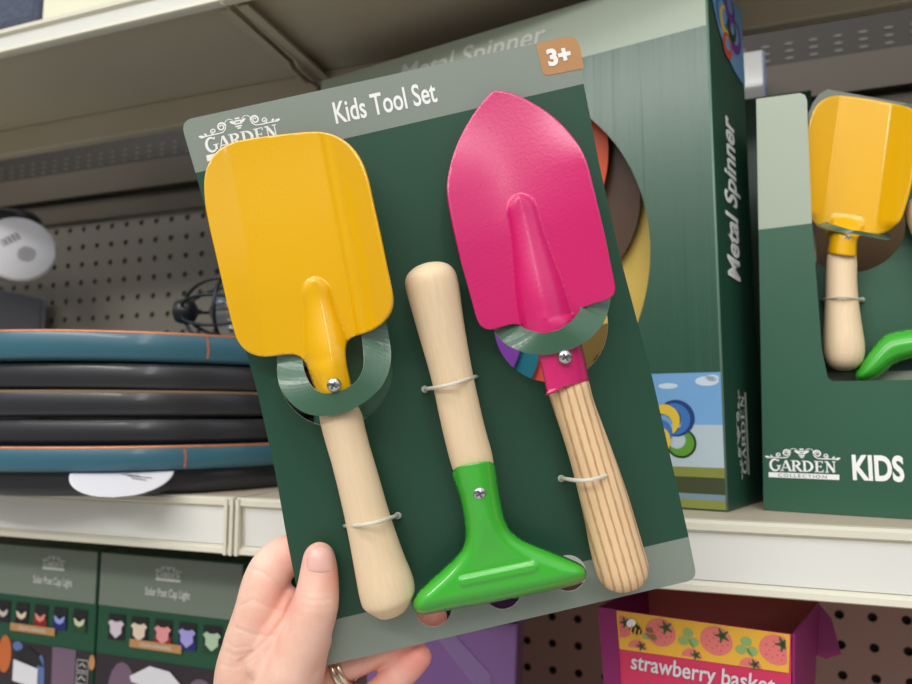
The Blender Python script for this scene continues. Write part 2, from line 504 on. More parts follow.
shelf(-1.28, XT, TZ, .41, 'upper cream metal shelf seen from below, section left of the seam', bracket=[(XT - .003, -1)], zb=.3094)
shelf(XT, .62, TZ, .41, 'upper cream metal shelf seen from below, section above the green cartons', bracket=[(XT + .003, 1)], zb=.3094)
MZ = -0.0578
shelf(-1.28, XJ, MZ, .41, 'middle cream metal shelf carrying the stacked round dishes', rear=False, zb=-.0955)
shelf(XJ, .62, MZ, .41, 'middle cream metal shelf carrying the green display cartons', rear=False, zb=-.0955)
shelf(-1.28, .62, -.335, .40, 'lower cream metal shelf below the solar light cartons', rear=False)
# rail with flat discs coloured as light through slots, under the upper shelf
mb = MB()
mb.abox(-1.28, .62, WY - .012, WY - .007, .301, .338)
mb.abox(-1.28, .62, WY - .016, WY - .007, .3000, .304)
mb.abox(-1.28, .62, WY - .0055, WY - .001, .268, .3015)
r = mb.build('mounting_rail', M['rail'], smooth=False)
tag(r, 'taupe metal rail along the pegboard under the upper shelf', 'rail')
mb = MB()
for i in range(86):
    x = -1.24 + i * .0212
    for j in range(3):
        z = .346 + j * .0075
        fn = lambda a, b, x=x, z=z: V(x + a, WY - .0068, z + b)
        mb.disc(fn, (0, 0), .0042, .0013, 8)
mb.build('slot_row', M['slot'], r, False)
mb = MB(); mb.abox(-.290, -.282, .53, .548, .282, .294); mb.abox(-.284, -.268, .533, .5475, .294, .302)
tag(mb.build('shelf_clip', M['black'], smooth=False), 'small black clip under the upper shelf seam', 'clip')
mb = MB()
for dx in (-.0052, -.0005, .0042):
    mb.abox(XJ + dx - .0012, XJ + dx + .0012, .4025, .4055, -.0955, -.058)
tag(mb.build('rail_joiner', M['cream'], smooth=False), 'ribbed cream plastic joiner covering the gap in the middle shelf rail', 'joiner')

# ================================================================ STACKED DISHES (left, middle shelf)
dc = Vector((-.487, .535, Z0))
dirc = Vector((dc.x, dc.y, 0)).normalized()
def dish_z(py):
    r_ = ray(110, py); return r_.z / math.hypot(r_.x, r_.y) * .541
lay = [(490.5, 473.5, 'dish', .180, (0, 0), 'bottommost charcoal round dish, lying directly on the middle shelf'),
       (472, 447, 'teal', .186, (.002, -.006), 'lower teal round dish with copper edge, second from the bottom of its stack'),
       (446, 421, 'dish', .181, (.0, .0), 'charcoal round dish lying on the lower teal dish'),
       (417.5, 391, 'dish', .183, (-.002, -.002), 'charcoal round dish with thin pale edge, third from the top of its stack'),
       (390, 363.5, 'dish', .180, (.004, .0), 'charcoal round dish directly beneath the top teal dish'),
       (359, 330, 'teal', .186, (.0, -.004), 'topmost teal round dish with worn copper edge')]
lay = [(dish_z(a_), dish_z(b_) - dish_z(a_), c_, d_, e_, f_) for a_, b_, c_, d_, e_, f_ in lay]
lay[0] = (MZ + .0004, lay[0][0] + lay[0][1] - MZ - .0004) + lay[0][2:]
for i, (z, h, k, R, (ox, oy), lab) in enumerate(lay):
    c = Vector((dc.x + ox, dc.y + oy, Z0 + z))
    if c.y + R > WY - .003: c.y = WY - .003 - R
    r = root('round_dish', Matrix.Translation(c), lab, 'dish', 'round metal dishes stacked on the middle shelf')
    ax = Vector((.004 if i == 5 else 0, -.004 if i == 5 else .0, 1)).normalized()
    mb = MB()
    mb.lathe(c, ax, [(R * .55, .001), (R - .006, .0), (R - .001, .0015), (R, .004), (R, h - .0015), (R - .0005, h - .0006), (R - .0028, h - .0006), (R - .0035, h - .004), (R - .02, .004), (R * .5, .004)], 128)
    mb.build('basin', M[k], r)
    mb = MB()
    pts = [c + ax * (h - .0004) + (ax.orthogonal() * math.cos(a) + ax.cross(ax.orthogonal()) * math.sin(a)).normalized() * (R - .0014) for a in [2 * PI * q / 128 for q in range(128)]]
    mb.tube(pts, .0013, 6, closed=True)
    mb.build('rim', M['copper'] if k == 'teal' else (M['cardboard'] if i == 3 else M['dish']), r)
    if k == 'teal':
        # hairline seam where the band is joined
        a = math.atan2(-c.y, -c.x) + (0.10 if i == 1 else 0.17)
        mb = MB()
        fn = lambda x, y: c + Vector((math.cos(a + x / R), math.sin(a + x / R), 0)) * (R + .0003) + Vector((0, 0, y))
        mb.ribbon(fn, [(0, .002), (.0006, .008), (.0, .013), (-.001, h - .002)], .0016)
        mb.build('seam', M['copper'], r, False)
# round paper label hanging from between the two lowest dishes
vs, fs = [], []
tdir = math.atan2(-dc.y, -dc.x) + math.radians(-7.0)
er = Vector((math.cos(tdir), math.sin(tdir), 0)); et = Vector((-er.y, er.x, 0))
RT = .0330
pc = Vector((dc.x, dc.y, Z0)) + er * .187
def tagpt(a, b):       # b>0 outward part hanging, b<0 tucked in
    zz = lay[1][0] - .0006
    if b <= 0: return pc + et * a + er * b * .9 + Vector((0, 0, zz))
    return pc + et * a + er * (b * .80) + Vector((0, 0, zz - .42 * b))
n = 18
idx = {}
for i in range(-n, n + 1):
    for j in range(-n // 3, n + 1):
        yy = j / n * RT
        xx = i / n * math.sqrt(max(0, RT * RT - yy * yy))
        idx[i, j] = len(vs); vs.append(tagpt(xx, yy))
for i in range(-n, n):
    for j in range(-n // 3, n):
        fs.append((idx[i, j], idx[i + 1, j], idx[i + 1, j + 1], idx[i, j + 1]))
o = mesh('round_label', vs, fs, M['tagwhite'], None)
mod_solid(o, .0006, 0)
tag(o, 'white round paper label hanging out between the two lowest dishes', 'label')
mb = MB()
ob = o
for q, (u0, ln) in enumerate(((-.004, .012), (.0, .016), (.003, .01))):
    mb.ribbon(lambda x, y: tagpt(x, y) + Vector((er.x * .0009, er.y * .0009, .0006)), [(u0 + .012 * .3 + t * ln, .0045 + q * .003 + t * .0035 - .002) for t in (0, .5, 1)], .0008)
mb.build('printing', M['ink'], ob, False)

# ================================================================ GREY BLOCK, ORNAMENT, WIRE LANTERN
r = root('stone_effect_planter', V(-.90, .645, MZ), 'tall grey box planter standing behind the dishes beside the pegboard', 'planter')
mb = MB()
x0, x1, y0, y1, z0, z1 = -1.03, -.846, .585, .705, MZ, .160
mb.abox(x0, x1, y0, y0 + .008, z0, z1); mb.abox(x0, x1, y1 - .008, y1, z0, z1); mb.abox(x0, x0 + .008, y0 + .008, y1 - .008, z0, z1); mb.abox(x1 - .008, x1, y0 + .008, y1 - .008, z0, z1)
mod_bevel(mb.build('box_body', M['greybox'], r, False), .003)
mb = MB(); mb.abox(x0 + .008, x1 - .008, y0 + .008, y1 - .008, z1 - .012, z1 - .004); mb.build('filling', M['greybox'], r, False)

oc = CAM + ray(20, 241) * ((.60) / ray(20, 241).y)
oc.z = Z0 + .160 + .0405
ax = Vector((-.72, .66, .02)).normalized() * -1   # towards the viewer
ax = ((CAM - oc).normalized() + Vector((.1, 0, .30))).normalized()
r = root('solar_ornament', Matrix.Translation(Vector((oc.x, oc.y, Z0 + .160))), 'garden ornament lying on its side with a white round barcoded base facing out', 'ornament')
RB = .0395
mb = MB(); mb.lathe(oc, ax, [(RB - .003, -.012), (RB, -.010), (RB, -.003), (RB - .003, 0)], 48); mb.build('round_base', mat('white_moulded_plastic', (250, 248, 254), .5), r)
pl = Plane(oc + ax * .0004, Vector((0, 0, 1)).cross(ax), ax.cross(Vector((0, 0, 1)).cross(ax)))
mb = MB()
ca, sa = math.cos(.65), math.sin(.65)
fr = lambda x, y: pl.at(x * ca - y * sa, x * sa + y * ca)
for k in range(13):
    wd = (.0008, .0004, .0012)[k % 3]
    mb.poly(fr, [(-.013 + k * .0017, .009), (-.013 + k * .0017 + wd, .009), (-.013 + k * .0017 + wd, .018), (-.013 + k * .0017, .018)])
for k in range(9):
    L_ = (.010, .014, .018, .02, .021, .02, .018, .014, .009)[k]
    yy = -.002 - k * .0021
    mb.poly(fr, [(-L_ / 2 + .002, yy), (L_ / 2 + .002, yy), (L_ / 2 + .002, yy + .0009), (-L_ / 2 + .002, yy + .0009)])
mb.build('barcode_print', M['ink'], r, False)
mb = MB(); mb.lathe(oc - ax * .012, ax * -1, [(.02, 0), (.026, .004), (.032, .02), (.030, .04), (.018, .052)], 32); mb.build('glass_body', M['glassblue'], r)
mb = MB(); mb.lathe(oc - ax * .03 + Vector((-.012, 0, .012)), Vector((0, 0, 1)), [(.02, .012), (.030, .016), (.032, .036), (.026, .042), (.012, .044)], 32); mb.build('cap', M['black'], r)

# wire lantern lying on the dishes
lc = CAM + ray(221, 307) * (.60 / ray(221, 307).y)
lc = Vector((-.365, .53, Z0 + .0675 + .026))
r0 = ray(224, 306); r0 = CAM + r0 * (.50 / r0.y)
lc = Vector((r0.x, r0.y, Z0 + lay[5][0] + lay[5][1] + .0312))
r = root('wire_lantern', Matrix.Translation(Vector((lc.x, lc.y, lc.z - .0312))), 'small black wire cage lantern with a glass bulb lying on the top teal dish', 'lantern')
axl = Vector((1, .25, 0)).normalized()
u_ = axl.cross(Vector((0, 0, 1))).normalized(); v_ = Vector((0, 0, 1))
for k in range(7):
    a = 2 * PI * k / 7 + .35
    d = u_ * math.cos(a) + v_ * math.sin(a)
    pts = []
    for q in range(15):
        t = q / 14
        rad = .005 + .0245 * math.sin(PI * t) ** .55
        pts.append(lc + axl * (-.036 + .072 * t) + d * rad)
    MB().tube(pts, .0016, 6).build('cage_wire', M['wire'], r)
pts = [lc + axl * .004 + (u_ * math.cos(a) + v_ * math.sin(a)) * .0292 for a in [2 * PI * q / 40 for q in range(40)]]
MB().tube(pts, .0016, 6, closed=True).build('hoop', M['wire'], r)
MB().lathe(lc - axl * .036, axl, [(.005, -.009), (.010, -.006), (.0115, 0), (.010, .007), (.006, .010)], 20).build('hub', M['black'], r)
MB().lathe(lc + axl * .036, axl, [(.005, -.009), (.010, -.006), (.0115, 0), (.010, .007), (.006, .010)], 20).build('hub', M['black'], r)
prof = [(.016 * math.sin(PI * (q + .3) / 16.6), .004 - .016 * math.cos(PI * (q + .3) / 16.6)) for q in range(17)]
MB().lathe(lc, axl, prof, 28).build('bulb', M['glass'], r)

# ================================================================ ITEMS ON THE UPPER SHELF
mb = MB(); mb.abox(-.522, -.345, .412, .56, TZ, .44)
o = mb.build('carton', M['creambox'], smooth=False); mod_bevel(o, .002)
tag(o, 'plain cream carton on the upper shelf above the dishes', 'carton')
bmq = MB(); bmq.abox(-.76, -.5275, .412, .55, TZ, .42)
o = bmq.build('woven_cushion', M['blueweave'], smooth=False); mod_bevel(o, .012, 4)
tag(o, 'blue grey woven cushion on the upper shelf beside the cream carton', 'cushion')

# ================================================================ METAL SPINNER CARTON
a = math.radians(10)
EX = Vector((math.cos(a), -math.sin(a), 0)); EY = Vector((0, 0, 1)); ED = Vector((math.sin(a), math.cos(a), 0))
cor = V(.0140, .4456, MZ + .0003)
SPW, SPH, SPD = .318, .35, .068
ES = Vector((math.sin(math.radians(21)), math.cos(math.radians(21)), 0))
SP = Plane(cor, EX, EY)
SPH = min(SP.xy(590, 0)[1], .324 - MZ - .002)          # x runs negative to the left, n faces the viewer
r = root('spinner_carton', Matrix.Translation(cor + ES * SPD / 2 - EX * SPW / 2), 'large green Metal Spinner carton with a round window behind the held card', 'carton')
wr = .1342
wc = (-.1748, .1654)
tb = SP.xy(706, 25)[1]            # sage band boundary height
def front_piece(name, y0, y1, m):
    """front board between two heights, minus the round window"""
    vs, fs = [], []
    N = 96
    out, inn = [], []
    ys = []
    mbx = MB()
    rows = 60
    for i in range(rows):
        ya, yb = y0 + (y1 - y0) * i / rows, y0 + (y1 - y0) * (i + 1) / rows
        def half(y):
            d = wr * wr - (y - wc[1]) ** 2
            return math.sqrt(d) if d > 0 else 0
        ha, hb = half(ya), half(yb)
        if ha == 0 and hb == 0:
            mbx.add([SP.at(-SPW, ya), SP.at(0, ya), SP.at(0, yb), SP.at(-SPW, yb)], [(0, 1, 2, 3)])
        else:
            mbx.add([SP.at(-SPW, ya), SP.at(wc[0] - ha, ya), SP.at(wc[0] - hb, yb), SP.at(-SPW, yb)], [(0, 1, 2, 3)])
            mbx.add([SP.at(wc[0] + ha, ya), SP.at(0, ya), SP.at(0, yb), SP.at(wc[0] + hb, yb)], [(0, 1, 2, 3)])
    o = mbx.build(name, m, r, False, merge=True, recalc=False)
    mod_solid(o, .0012, -1)
    return o
front_piece('front_panel', 0, tb, M['boxgreen'])
front_piece('sage_band', tb, SPH, M['boxlight'])
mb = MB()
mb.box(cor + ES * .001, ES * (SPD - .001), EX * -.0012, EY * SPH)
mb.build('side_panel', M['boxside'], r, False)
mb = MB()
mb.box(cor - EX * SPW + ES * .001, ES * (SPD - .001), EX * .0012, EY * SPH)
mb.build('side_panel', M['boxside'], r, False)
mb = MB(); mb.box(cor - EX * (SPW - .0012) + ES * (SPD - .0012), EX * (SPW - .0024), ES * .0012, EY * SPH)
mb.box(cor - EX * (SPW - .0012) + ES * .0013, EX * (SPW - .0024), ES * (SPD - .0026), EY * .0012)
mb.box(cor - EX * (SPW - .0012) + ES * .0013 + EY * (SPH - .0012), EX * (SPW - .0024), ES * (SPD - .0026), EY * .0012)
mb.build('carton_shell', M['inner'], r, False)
# fold highlight on the front corner
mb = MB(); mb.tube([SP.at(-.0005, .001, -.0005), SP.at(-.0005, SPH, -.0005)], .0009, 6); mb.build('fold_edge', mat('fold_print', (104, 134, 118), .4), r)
# landscape picture, printed low on the front
pic = {k: mat('picture_' + k, c, .45, spec=.3, coat=.1, var=v) for k, c, v in (
    ('sky', (112, 160, 205), (14, .16)), ('haze', (176, 192, 200), (16, .1)), ('field', (132, 138, 66), (30, .2)), ('marsh', (66, 74, 48), (40, .25)),
    ('pond', (118, 142, 158), (30, .1)), ('blue', (62, 112, 178), None), ('blued', (36, 62, 120), None), ('greenr', (92, 148, 50), None), ('greend', (40, 62, 34), None),
    ('yel', (216, 186, 60), None), ('cloud', (196, 210, 222), None), ('orange', (206, 76, 36), (20, .2)), ('brown', (78, 54, 36), (20, .2)), ('purple', (112, 52, 150), (12, .3)), ('teal', (20, 98, 116), (12, .3)), ('red', (204, 78, 62), (20, .2)), ('gold', (206, 176, 84), (20, .2)), ('amber', (104, 84, 34), (20, .3)))}
px1 = 0; ptop = SP.xy(722, 372)[1]
pxl = -.075
fn = lambda x, y: SP.at(x, y, .0003)
lay = [('sky', .062, ptop), ('haze', .036, .062), ('field', .024, .036), ('marsh', .012, .024), ('pond', .006, .012), ('field', .0015, .006)]
yb = SP.xy(725, 498)[1]
def yy(py): return SP.xy(722, py)[1]
bands = [('sky', yy(425), ptop), ('haze', yy(468), yy(425)), ('field', yy(478), yy(468)), ('marsh', yy(495), yy(478)), ('pond', yy(501), yy(495)), ('field', .001, yy(501))]
mats_ = []
mb = MB()
for i, (k, y0, y1) in enumerate(bands):
    mats_.append(pic[k]); mb.poly(fn, [(pxl, y0), (-.0008, y0), (-.0008, y1), (pxl, y1)], i)
for k in ('blue', 'blued', 'greenr', 'greend', 'yel', 'cloud'): mats_.append(pic[k])
def pp(a, b): return SP.xy(a, b)
def crescent(mb, fnp, c, R, r_, off, mi, n=30):
    pts = [(c[0] + R * math.cos(2 * PI * q / n), c[1] + R * math.sin(2 * PI * q / n)) for q in range(n)]
    pin = [(c[0] + off[0] + r_ * math.cos(2 * PI * q / n), c[1] + off[1] + r_ * math.sin(2 * PI * q / n)) for q in range(n)]
    pin = [p if math.hypot(p[0] - c[0], p[1] - c[1]) < R * .999 else (c[0] + (p[0] - c[0]) / math.hypot(p[0] - c[0], p[1] - c[1]) * R * .999, c[1] + (p[1] - c[1]) / math.hypot(p[0] - c[0], p[1] - c[1]) * R * .999) for p in pin]
    mb.add([fnp(*p) for p in pts] + [fnp(*p) for p in pin], [(q, (q + 1) % n, n + (q + 1) % n, n + q) for q in range(n)], mi)
sc = .00049
for cpx, R, r_, off, mi, lift in (((681, 443), 19, 12, (-4, 3), 9, .0004), ((681, 443), 16, 11, (-5, 4), 8, .0005), ((676, 418), 23, 17, (-4, -3), 7, .0006), ((674, 419), 20, 15, (-5, -2), 6, .0007),
                                 ((670, 419), 14, 11, (-2, -2), 7, .0008), ((664, 420), 20, 14, (-3, -6), 10, .0009), ((660, 432), 16, 10, (-4, 0), 6, .001), ((655, 440), 20, 14, (-3, 2), 10, .0011)):
    cx, cy = pp(*cpx)
    crescent(mb, lambda x, y, l=lift: SP.at(x, y, l), (cx, cy), R * sc, r_ * sc, (off[0] * sc, off[1] * sc), mi)
for cpx, rx, ry in (((668, 386), .006, .0018), ((707, 381), .007, .003), ((712, 378), .004, .002)):
    mb.disc(lambda x, y: SP.at(x, y, .0004), pp(*cpx), rx, ry, 16, 11)
mb.build('landscape_picture', mats_, r, False, recalc=False)
# title on the front band, oval picture, title and logo on the side
mb = MB()
x_, y_ = pp(480, 52); x2, y2 = pp(545, 34)
text(mb, 'Metal Spinner', lambda x, y: SP.at(x, y, .0004), pp(400, 74)[0], y_ - .012, x2 - pp(400, 74)[0] + .001, .020, .012, .2)
mb.build('front_title', M['white2'], r, False, recalc=False)
M['fold'] = mat('fold_worn_print', (120, 150, 134), .4)
SS = Plane(cor + EX * .0004, ES, EY)   # side face, x into the shelf
mb = MB()
def sidefn(x, y): return SS.at(x, y, .0002)
s0 = SS.xy(744, 284); s1 = SS.xy(741, 129)
def vert(x, y, xb=s0[0]): return SS.at(xb - y, x, .0002)
text(mb, 'Metal Spinner', vert, s0[1], 0, s1[1] - s0[1], s0[0] - SS.xy(728, 284)[0], .03, .10)
mb.build('side_title', M['white'], r, False, recalc=False)
mb = MB()
l0 = SS.xy(749.5, 478); l1 = SS.xy(745, 390)
ls = l1[1] - l0[1]
logo(mb, lambda x, y: SS.at(l0[0] - y / .43 * (l0[0] - SS.xy(737, 440)[0]), l0[1] + x * ls, .0002))
mb.build('side_logo', M['white2'], r, False, recalc=False)
mb = MB()
oc_ = (.028, SS.xy(718, 0)[1] + .004)
ovm = [pic['sky'], pic['blue'], pic['yel'], pic['purple'], pic['red'], pic['greend']]
oc2 = SS.xy(741, 2); orx = oc2[0] - SS.xy(709, 2)[0]; ory = oc2[1] - SS.xy(735, 76)[1]
cpt = lambda x, y, h: SS.at(min(x, SPD - .0006), min(y, SPH - .001), h)
mb.disc(lambda x, y: cpt(x, y, .0002), oc2, orx, ory, 48, 0)
for k_, (pxy, R, r_, mi) in enumerate((((722, 14), .0125, .008, 1), ((725, 22), .011, .007, 2), ((734, 36), .013, .008, 3), ((727, 46), .009, .005, 4), ((731, 30), .009, .005, 5), ((729, 8), .010, .006, 3))):
    crescent(mb, lambda x, y, k_=k_: cpt(x, y, .0003 + .00005 * k_), SS.xy(*pxy), R, r_, (.001, .002), mi)
# trim to the board
for v in mb.v:
    d = (v - cor).dot(EY)
    if d > SPH - .001: v -= EY * (d - SPH + .001)
mb.build('oval_picture', ovm, r, False, recalc=False)
# spinner packed inside the window
r2 = root('metal_spinner', Matrix.Translation(SP.at(wc[0], .004, -.02)), 'coloured metal wind spinner showing through the round window of the green carton', 'wind spinner')
MB().tube([SP.at(wc[0], wc[1], -.030), SP.at(wc[0], .0025, -.030)], .0025, 8).build('pole', M['black'], r2)
blades = [('gold', (0, 0), .137, .004, (0, 0), -.032), ('brown', (.0525, .0426), .070, .012, (-.01, .0), -.026), ('orange', (.0163, .0775), .0866, .05, (-.02, .0), -.019),
          ('amber', (.100, -.080), .034, .012, (.0, .004), -.019), ('red', (.003, -.060), .066, .046, (-.010, .004), -.0155), ('teal', (-.005, -.055), .058, .042, (-.008, .002), -.012), ('purple', (-.010, -.050), .050, .026, (-.004, .004), -.0085)]
for k, c, R, rr_, off, dpt in blades:
    mb = MB(); crescent(mb, lambda x, y, d_=dpt: SP.at(wc[0] + x, wc[1] + y, d_), c, R, rr_, off, 0, 64)
    o = mb.build('blade', pic[k], r2, False); mod_solid(o, .0008, 0)

# ================================================================ KIDS DISPLAY CARTON
kc = V(.0348, .4616, MZ + .0003)
KP = Plane(kc, EX, EY)
KW, KD = .30, .115
k0 = KP.xy(760, 380)[1]
ktop = KP.xy(756, 99)[1]
kr = root('kids_display_carton', Matrix.Translation(kc + EX * KW / 2 + ED * KD / 2), 'green open fronted KIDS display carton holding tool sets on the middle shelf', 'carton')
def kx(a, b): return KP.xy(a, b)
kb = kx(850, 381)[1]
outline = [(0, 0), (KW, 0), (KW, ktop)]
xr = KW - .045
outline += [(xr, ktop), (xr - .003, kb + .006), (xr - .008, kb)]
lx = kx(829, 381)[0]
outline += [(lx + .002, kb), (lx - .0005, kb + .002), kx(822, 350), kx(812, 224), kx(808, 130), kx(807, 100), kx(805, 95), kx(800, 93)]
outline += [(0, ktop)]
TP = .0066
def tap(x, y): return x + TP * (y / ktop) * max(0, 1 - x / .03)
bandy = kx(756, 230)[1]
def clip_poly(pts, y, keep_above):
    out = []
    for i in range(len(pts)):
        p, q = pts[i], pts[(i + 1) % len(pts)]
        ip = (p[1] >= y) == keep_above or p[1] == y; iq = (q[1] >= y) == keep_above or q[1] == y
        if ip: out.append(p)
        if ip != iq:
            t = (y - p[1]) / (q[1] - p[1]); out.append((p[0] + t * (q[0] - p[0]), y))
    return out
# lower U-shaped board
low = [(0, 0), (KW, 0), (KW, bandy), (xr - .0015, bandy), (xr - .003, kb + .006), (xr - .008, kb), (lx + .002, kb), (lx - .0005, kb + .002), kx(822, 350), (kx(812, 224)[0], bandy), (0, bandy)]
mb = MB(); mb.poly(lambda x, y: KP.at(tap(x, y), y), low); o = mb.build('front_panel', M['kidgreen'], kr, False, recalc=False); mod_solid(o, .0014, -1)
upl = [(0, bandy), (kx(812, 224)[0], bandy), kx(808, 130), kx(807, 100), kx(805, 95), kx(800, 93), (0, ktop)]
mb = MB(); mb.poly(lambda x, y: KP.at(tap(x, y), y), [(xr - .0015, bandy), (KW, bandy), (KW, ktop), (xr, ktop)]); o = mb.build('sage_band', M['boxlight'], kr, False, recalc=False); mod_solid(o, .0014, -1)
mb = MB(); mb.poly(lambda x, y: KP.at(tap(x, y), y), upl)
o = mb.build('sage_band', M['boxlight'], kr, False, recalc=False); mod_solid(o, .0014, -1)
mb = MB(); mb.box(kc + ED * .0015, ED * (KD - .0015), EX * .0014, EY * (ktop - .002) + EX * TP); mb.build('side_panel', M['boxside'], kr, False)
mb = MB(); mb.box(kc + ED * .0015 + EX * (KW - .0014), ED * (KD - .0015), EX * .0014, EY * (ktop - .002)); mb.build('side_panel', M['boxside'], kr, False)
mb = MB(); mb.box(kc + ED * (KD - .0014) + EX * .0016, EX * (KW - .0032), ED * .0014, EY * (ktop - .03)); mb.box(kc + ED * .0016 + EX * .0016, EX * (KW - .0032), ED * (KD - .0032), EY * .0014)
mb.build('carton_shell', M['cardboard'], kr, False)
mb = MB()
a0 = kx(766, 480); a1 = kx(842, 482)
lw = a1[0] - a0[0]
logo(mb, lambda x, y: KP.at(a0[0] + x * lw, a0[1] + .0018 + y * lw, .0003))
mb.build('front_logo', M['white'], kr, False, recalc=False)
mb = MB()
t0, t1 = kx(853, 480), kx(905, 484); th = kx(853, 454)[1] - t0[1]
text(mb, 'KIDS', lambda x, y: KP.at(x, y, .0003), t0[0], t0[1] - .0002, t1[0] - t0[0], th, .035)
text(mb, 'TOOL SET', lambda x, y: KP.at(x, y, .0003), t1[0] + .010, t0[1] - .0002, (t1[0] - t0[0]) * 2.0, th, .035)
mb.build('front_title', M['white'], kr, False, recalc=False)
mb = MB()
text(mb, 'COLLECTION', lambda x, y: KP.at(x, y, .0005), a0[0] + lw * .17, a0[1] + .0018 + .014 * lw, lw * .64, lw * .045, 0, 0, 0, 1.3)
mb.build('small_logo_lettering', M['kidgreen'], kr, False, recalc=False)

# wrapped carton behind, at the back of the shelf
r = root('wrapped_carton', V(.0, .64, MZ), 'clear wrapped grey carton with a blue side standing between the two green cartons', 'carton')
PX = CAM + ray(764, 60) * (.655 / ray(764, 60).y); PT = (CAM + ray(750, 51) * (.655 / ray(750, 51).y)).z - Z0
mb = MB(); mb.abox(PX.x - .14, PX.x, .655, .695, MZ + .0003, PT); mod_bevel(mb.build('box_body', M['plastic'], r, False), .002)
mb = MB(); mb.abox(PX.x + .0002, PX.x + .001, .657, .693, MZ + .0003, PT - .001); mb.build('side_print', M['blueprint'], r, False)
PT = (CAM + ray(750, 98) * (.60 / ray(750, 98).y)).z - Z0
mb = MB(); mb.abox(-.03, .095, .60, .645, MZ + .0003, PT); o = mb.build('carton', M['boxside'], smooth=False); mod_bevel(o, .001)
tag(o, 'dark green carton in the narrow gap between the two big green cartons', 'carton')

# ================================================================ TOOL BUILDERS
def rows_of(poly, A, B, n, s0=None, s1=None, end=1.0):
    """cross rows of a closed outline along the axis A->B: list of (s, wl, wr) in pixels"""
    ax = Vector((B[0] - A[0], B[1] - A[1])); L = ax.length; ax /= L
    cr = Vector((-ax.y, ax.x))
    P = [((p[0] - A[0]) * ax.x + (p[1] - A[1]) * ax.y, (p[0] - A[0]) * cr.x + (p[1] - A[1]) * cr.y) for p in poly]
    lo = min(p[0] for p in P) if s0 is None else s0
    hi = max(p[0] for p in P) if s1 is None else s1
    out = []
    for i in range(n + 1):
        t = i / n
        t = t * (1 - end) + end * (1 - math.cos(PI * t)) / 2
        s = lo + (hi - lo) * min(max(t, 1e-4), 1 - 1e-4)
        xs = []
        for j in range(len(P)):
            a, b = P[j], P[(j + 1) % len(P)]
            if (a[0] - s) * (b[0] - s) < 0:
                xs.append(a[1] + (s - a[0]) / (b[0] - a[0]) * (b[1] - a[1]))
        if len(xs) >= 2: out.append((s, min(xs), max(xs)))
    return out, ax, cr, L

def smooth_poly(pts, it=2):
    for _ in range(it):
        q = []
        n = len(pts)
        for i in range(n):
            a, b = pts[i], pts[(i + 1) % n]
            q.append((a[0] * .75 + b[0] * .25, a[1] * .75 + b[1] * .25)); q.append((a[0] * .25 + b[0] * .75, a[1] * .25 + b[1] * .75))
        pts = q
    return pts

def seg_dist(p, poly):
    P = np.array(poly); Q = np.roll(P, -1, axis=0)
    d = Q - P; l2 = (d ** 2).sum(1) + 1e-9
    p = np.array(p)
    t = np.clip(((p - P) * d).sum(1) / l2, 0, 1)
    c = P + d * t[:, None]
    return float(np.sqrt(((c - p) ** 2).sum(1)).min())

def sheet(plane, name, poly, A, B, hfun, m, parent, nr=110, nc=56, thick=.0012, sm=2, round_=None):
    from mathutils.geometry import delaunay_2d_cdt
    poly = smooth_poly(poly, sm)
    ax = Vector((B[0] - A[0], B[1] - A[1])).normalized(); cr = Vector((-ax.y, ax.x))
    P = np.array(poly); F = np.stack([(P - np.array(A)) @ np.array(ax), (P - np.array(A)) @ np.array(cr)], 1)
    # even boundary samples
    bd = []
    for i in range(len(F)):
        a_, b_ = F[i], F[(i + 1) % len(F)]
        k_ = max(1, int(np.linalg.norm(b_ - a_) / 2.2))
        for q in range(k_): bd.append(a_ + (b_ - a_) * q / k_)
    bd = np.array(bd)
    Q = np.roll(F, -1, axis=0)
    st = 1.8
    xs = np.arange(F[:, 0].min(), F[:, 0].max(), st); ys = np.arange(F[:, 1].min(), F[:, 1].max(), st)
    G = np.array([(x_, y_ + (st / 2 if i % 2 else 0)) for i, x_ in enumerate(xs) for y_ in ys])
    def inside(pt):
        c_ = ((F[:, 1] > pt[1]) != (Q[:, 1] > pt[1])) & (pt[0] < (Q[:, 0] - F[:, 0]) * (pt[1] - F[:, 1]) / (Q[:, 1] - F[:, 1] + 1e-12) + F[:, 0])
        return c_.sum() % 2 == 1
    G = [g for g in G if inside(g) and seg_dist(g, F) > st * .55]
    pts = [Vector(q) for q in bd] + [Vector(q) for q in G]
    nb = len(bd)
    ov, oe, of, _, _, _ = delaunay_2d_cdt(pts, [(i, (i + 1) % nb) for i in range(nb)], [], 1, 1e-5)
    rp = round_ if isinstance(round_, list) else poly
    vs = []; cache = {}
    for q in ov:
        s_ = q.x; key = round(s_, 2)
        if key not in cache:
            sc_ = min(max(s_, F[:, 0].min() + .05), F[:, 0].max() - .05)
            m_ = (F[:, 0] - sc_) * (Q[:, 0] - sc_) < 0
            w_s = F[m_, 1] + (sc_ - F[m_, 0]) / (Q[m_, 0] - F[m_, 0]) * (Q[m_, 1] - F[m_, 1])
            cache[key] = (w_s.min(), w_s.max()) if len(w_s) else (0, 0)
        wl, wr = cache[key]
        x, y = A[0] + ax.x * s_ + cr.x * q.y, A[1] + ax.y * s_ + cr.y * q.y
        d = seg_dist((x, y), rp) if round_ else 0
        vs.append(plane.px(x, y, hfun(s_, q.y, wl, wr, x, y, d)))
    fs = [tuple(f_) for f_ in of]
    o = mesh(name, vs, fs, m, parent, True, recalc=True)
    # face the viewer
    me = o.data
    nrm = (WM[o.name].to_3x3() @ me.polygons[len(me.polygons) // 2].normal)
    if nrm.dot(plane.n) < 0:
        me.flip_normals()
    mod_solid(o, thick, -1)
    return o

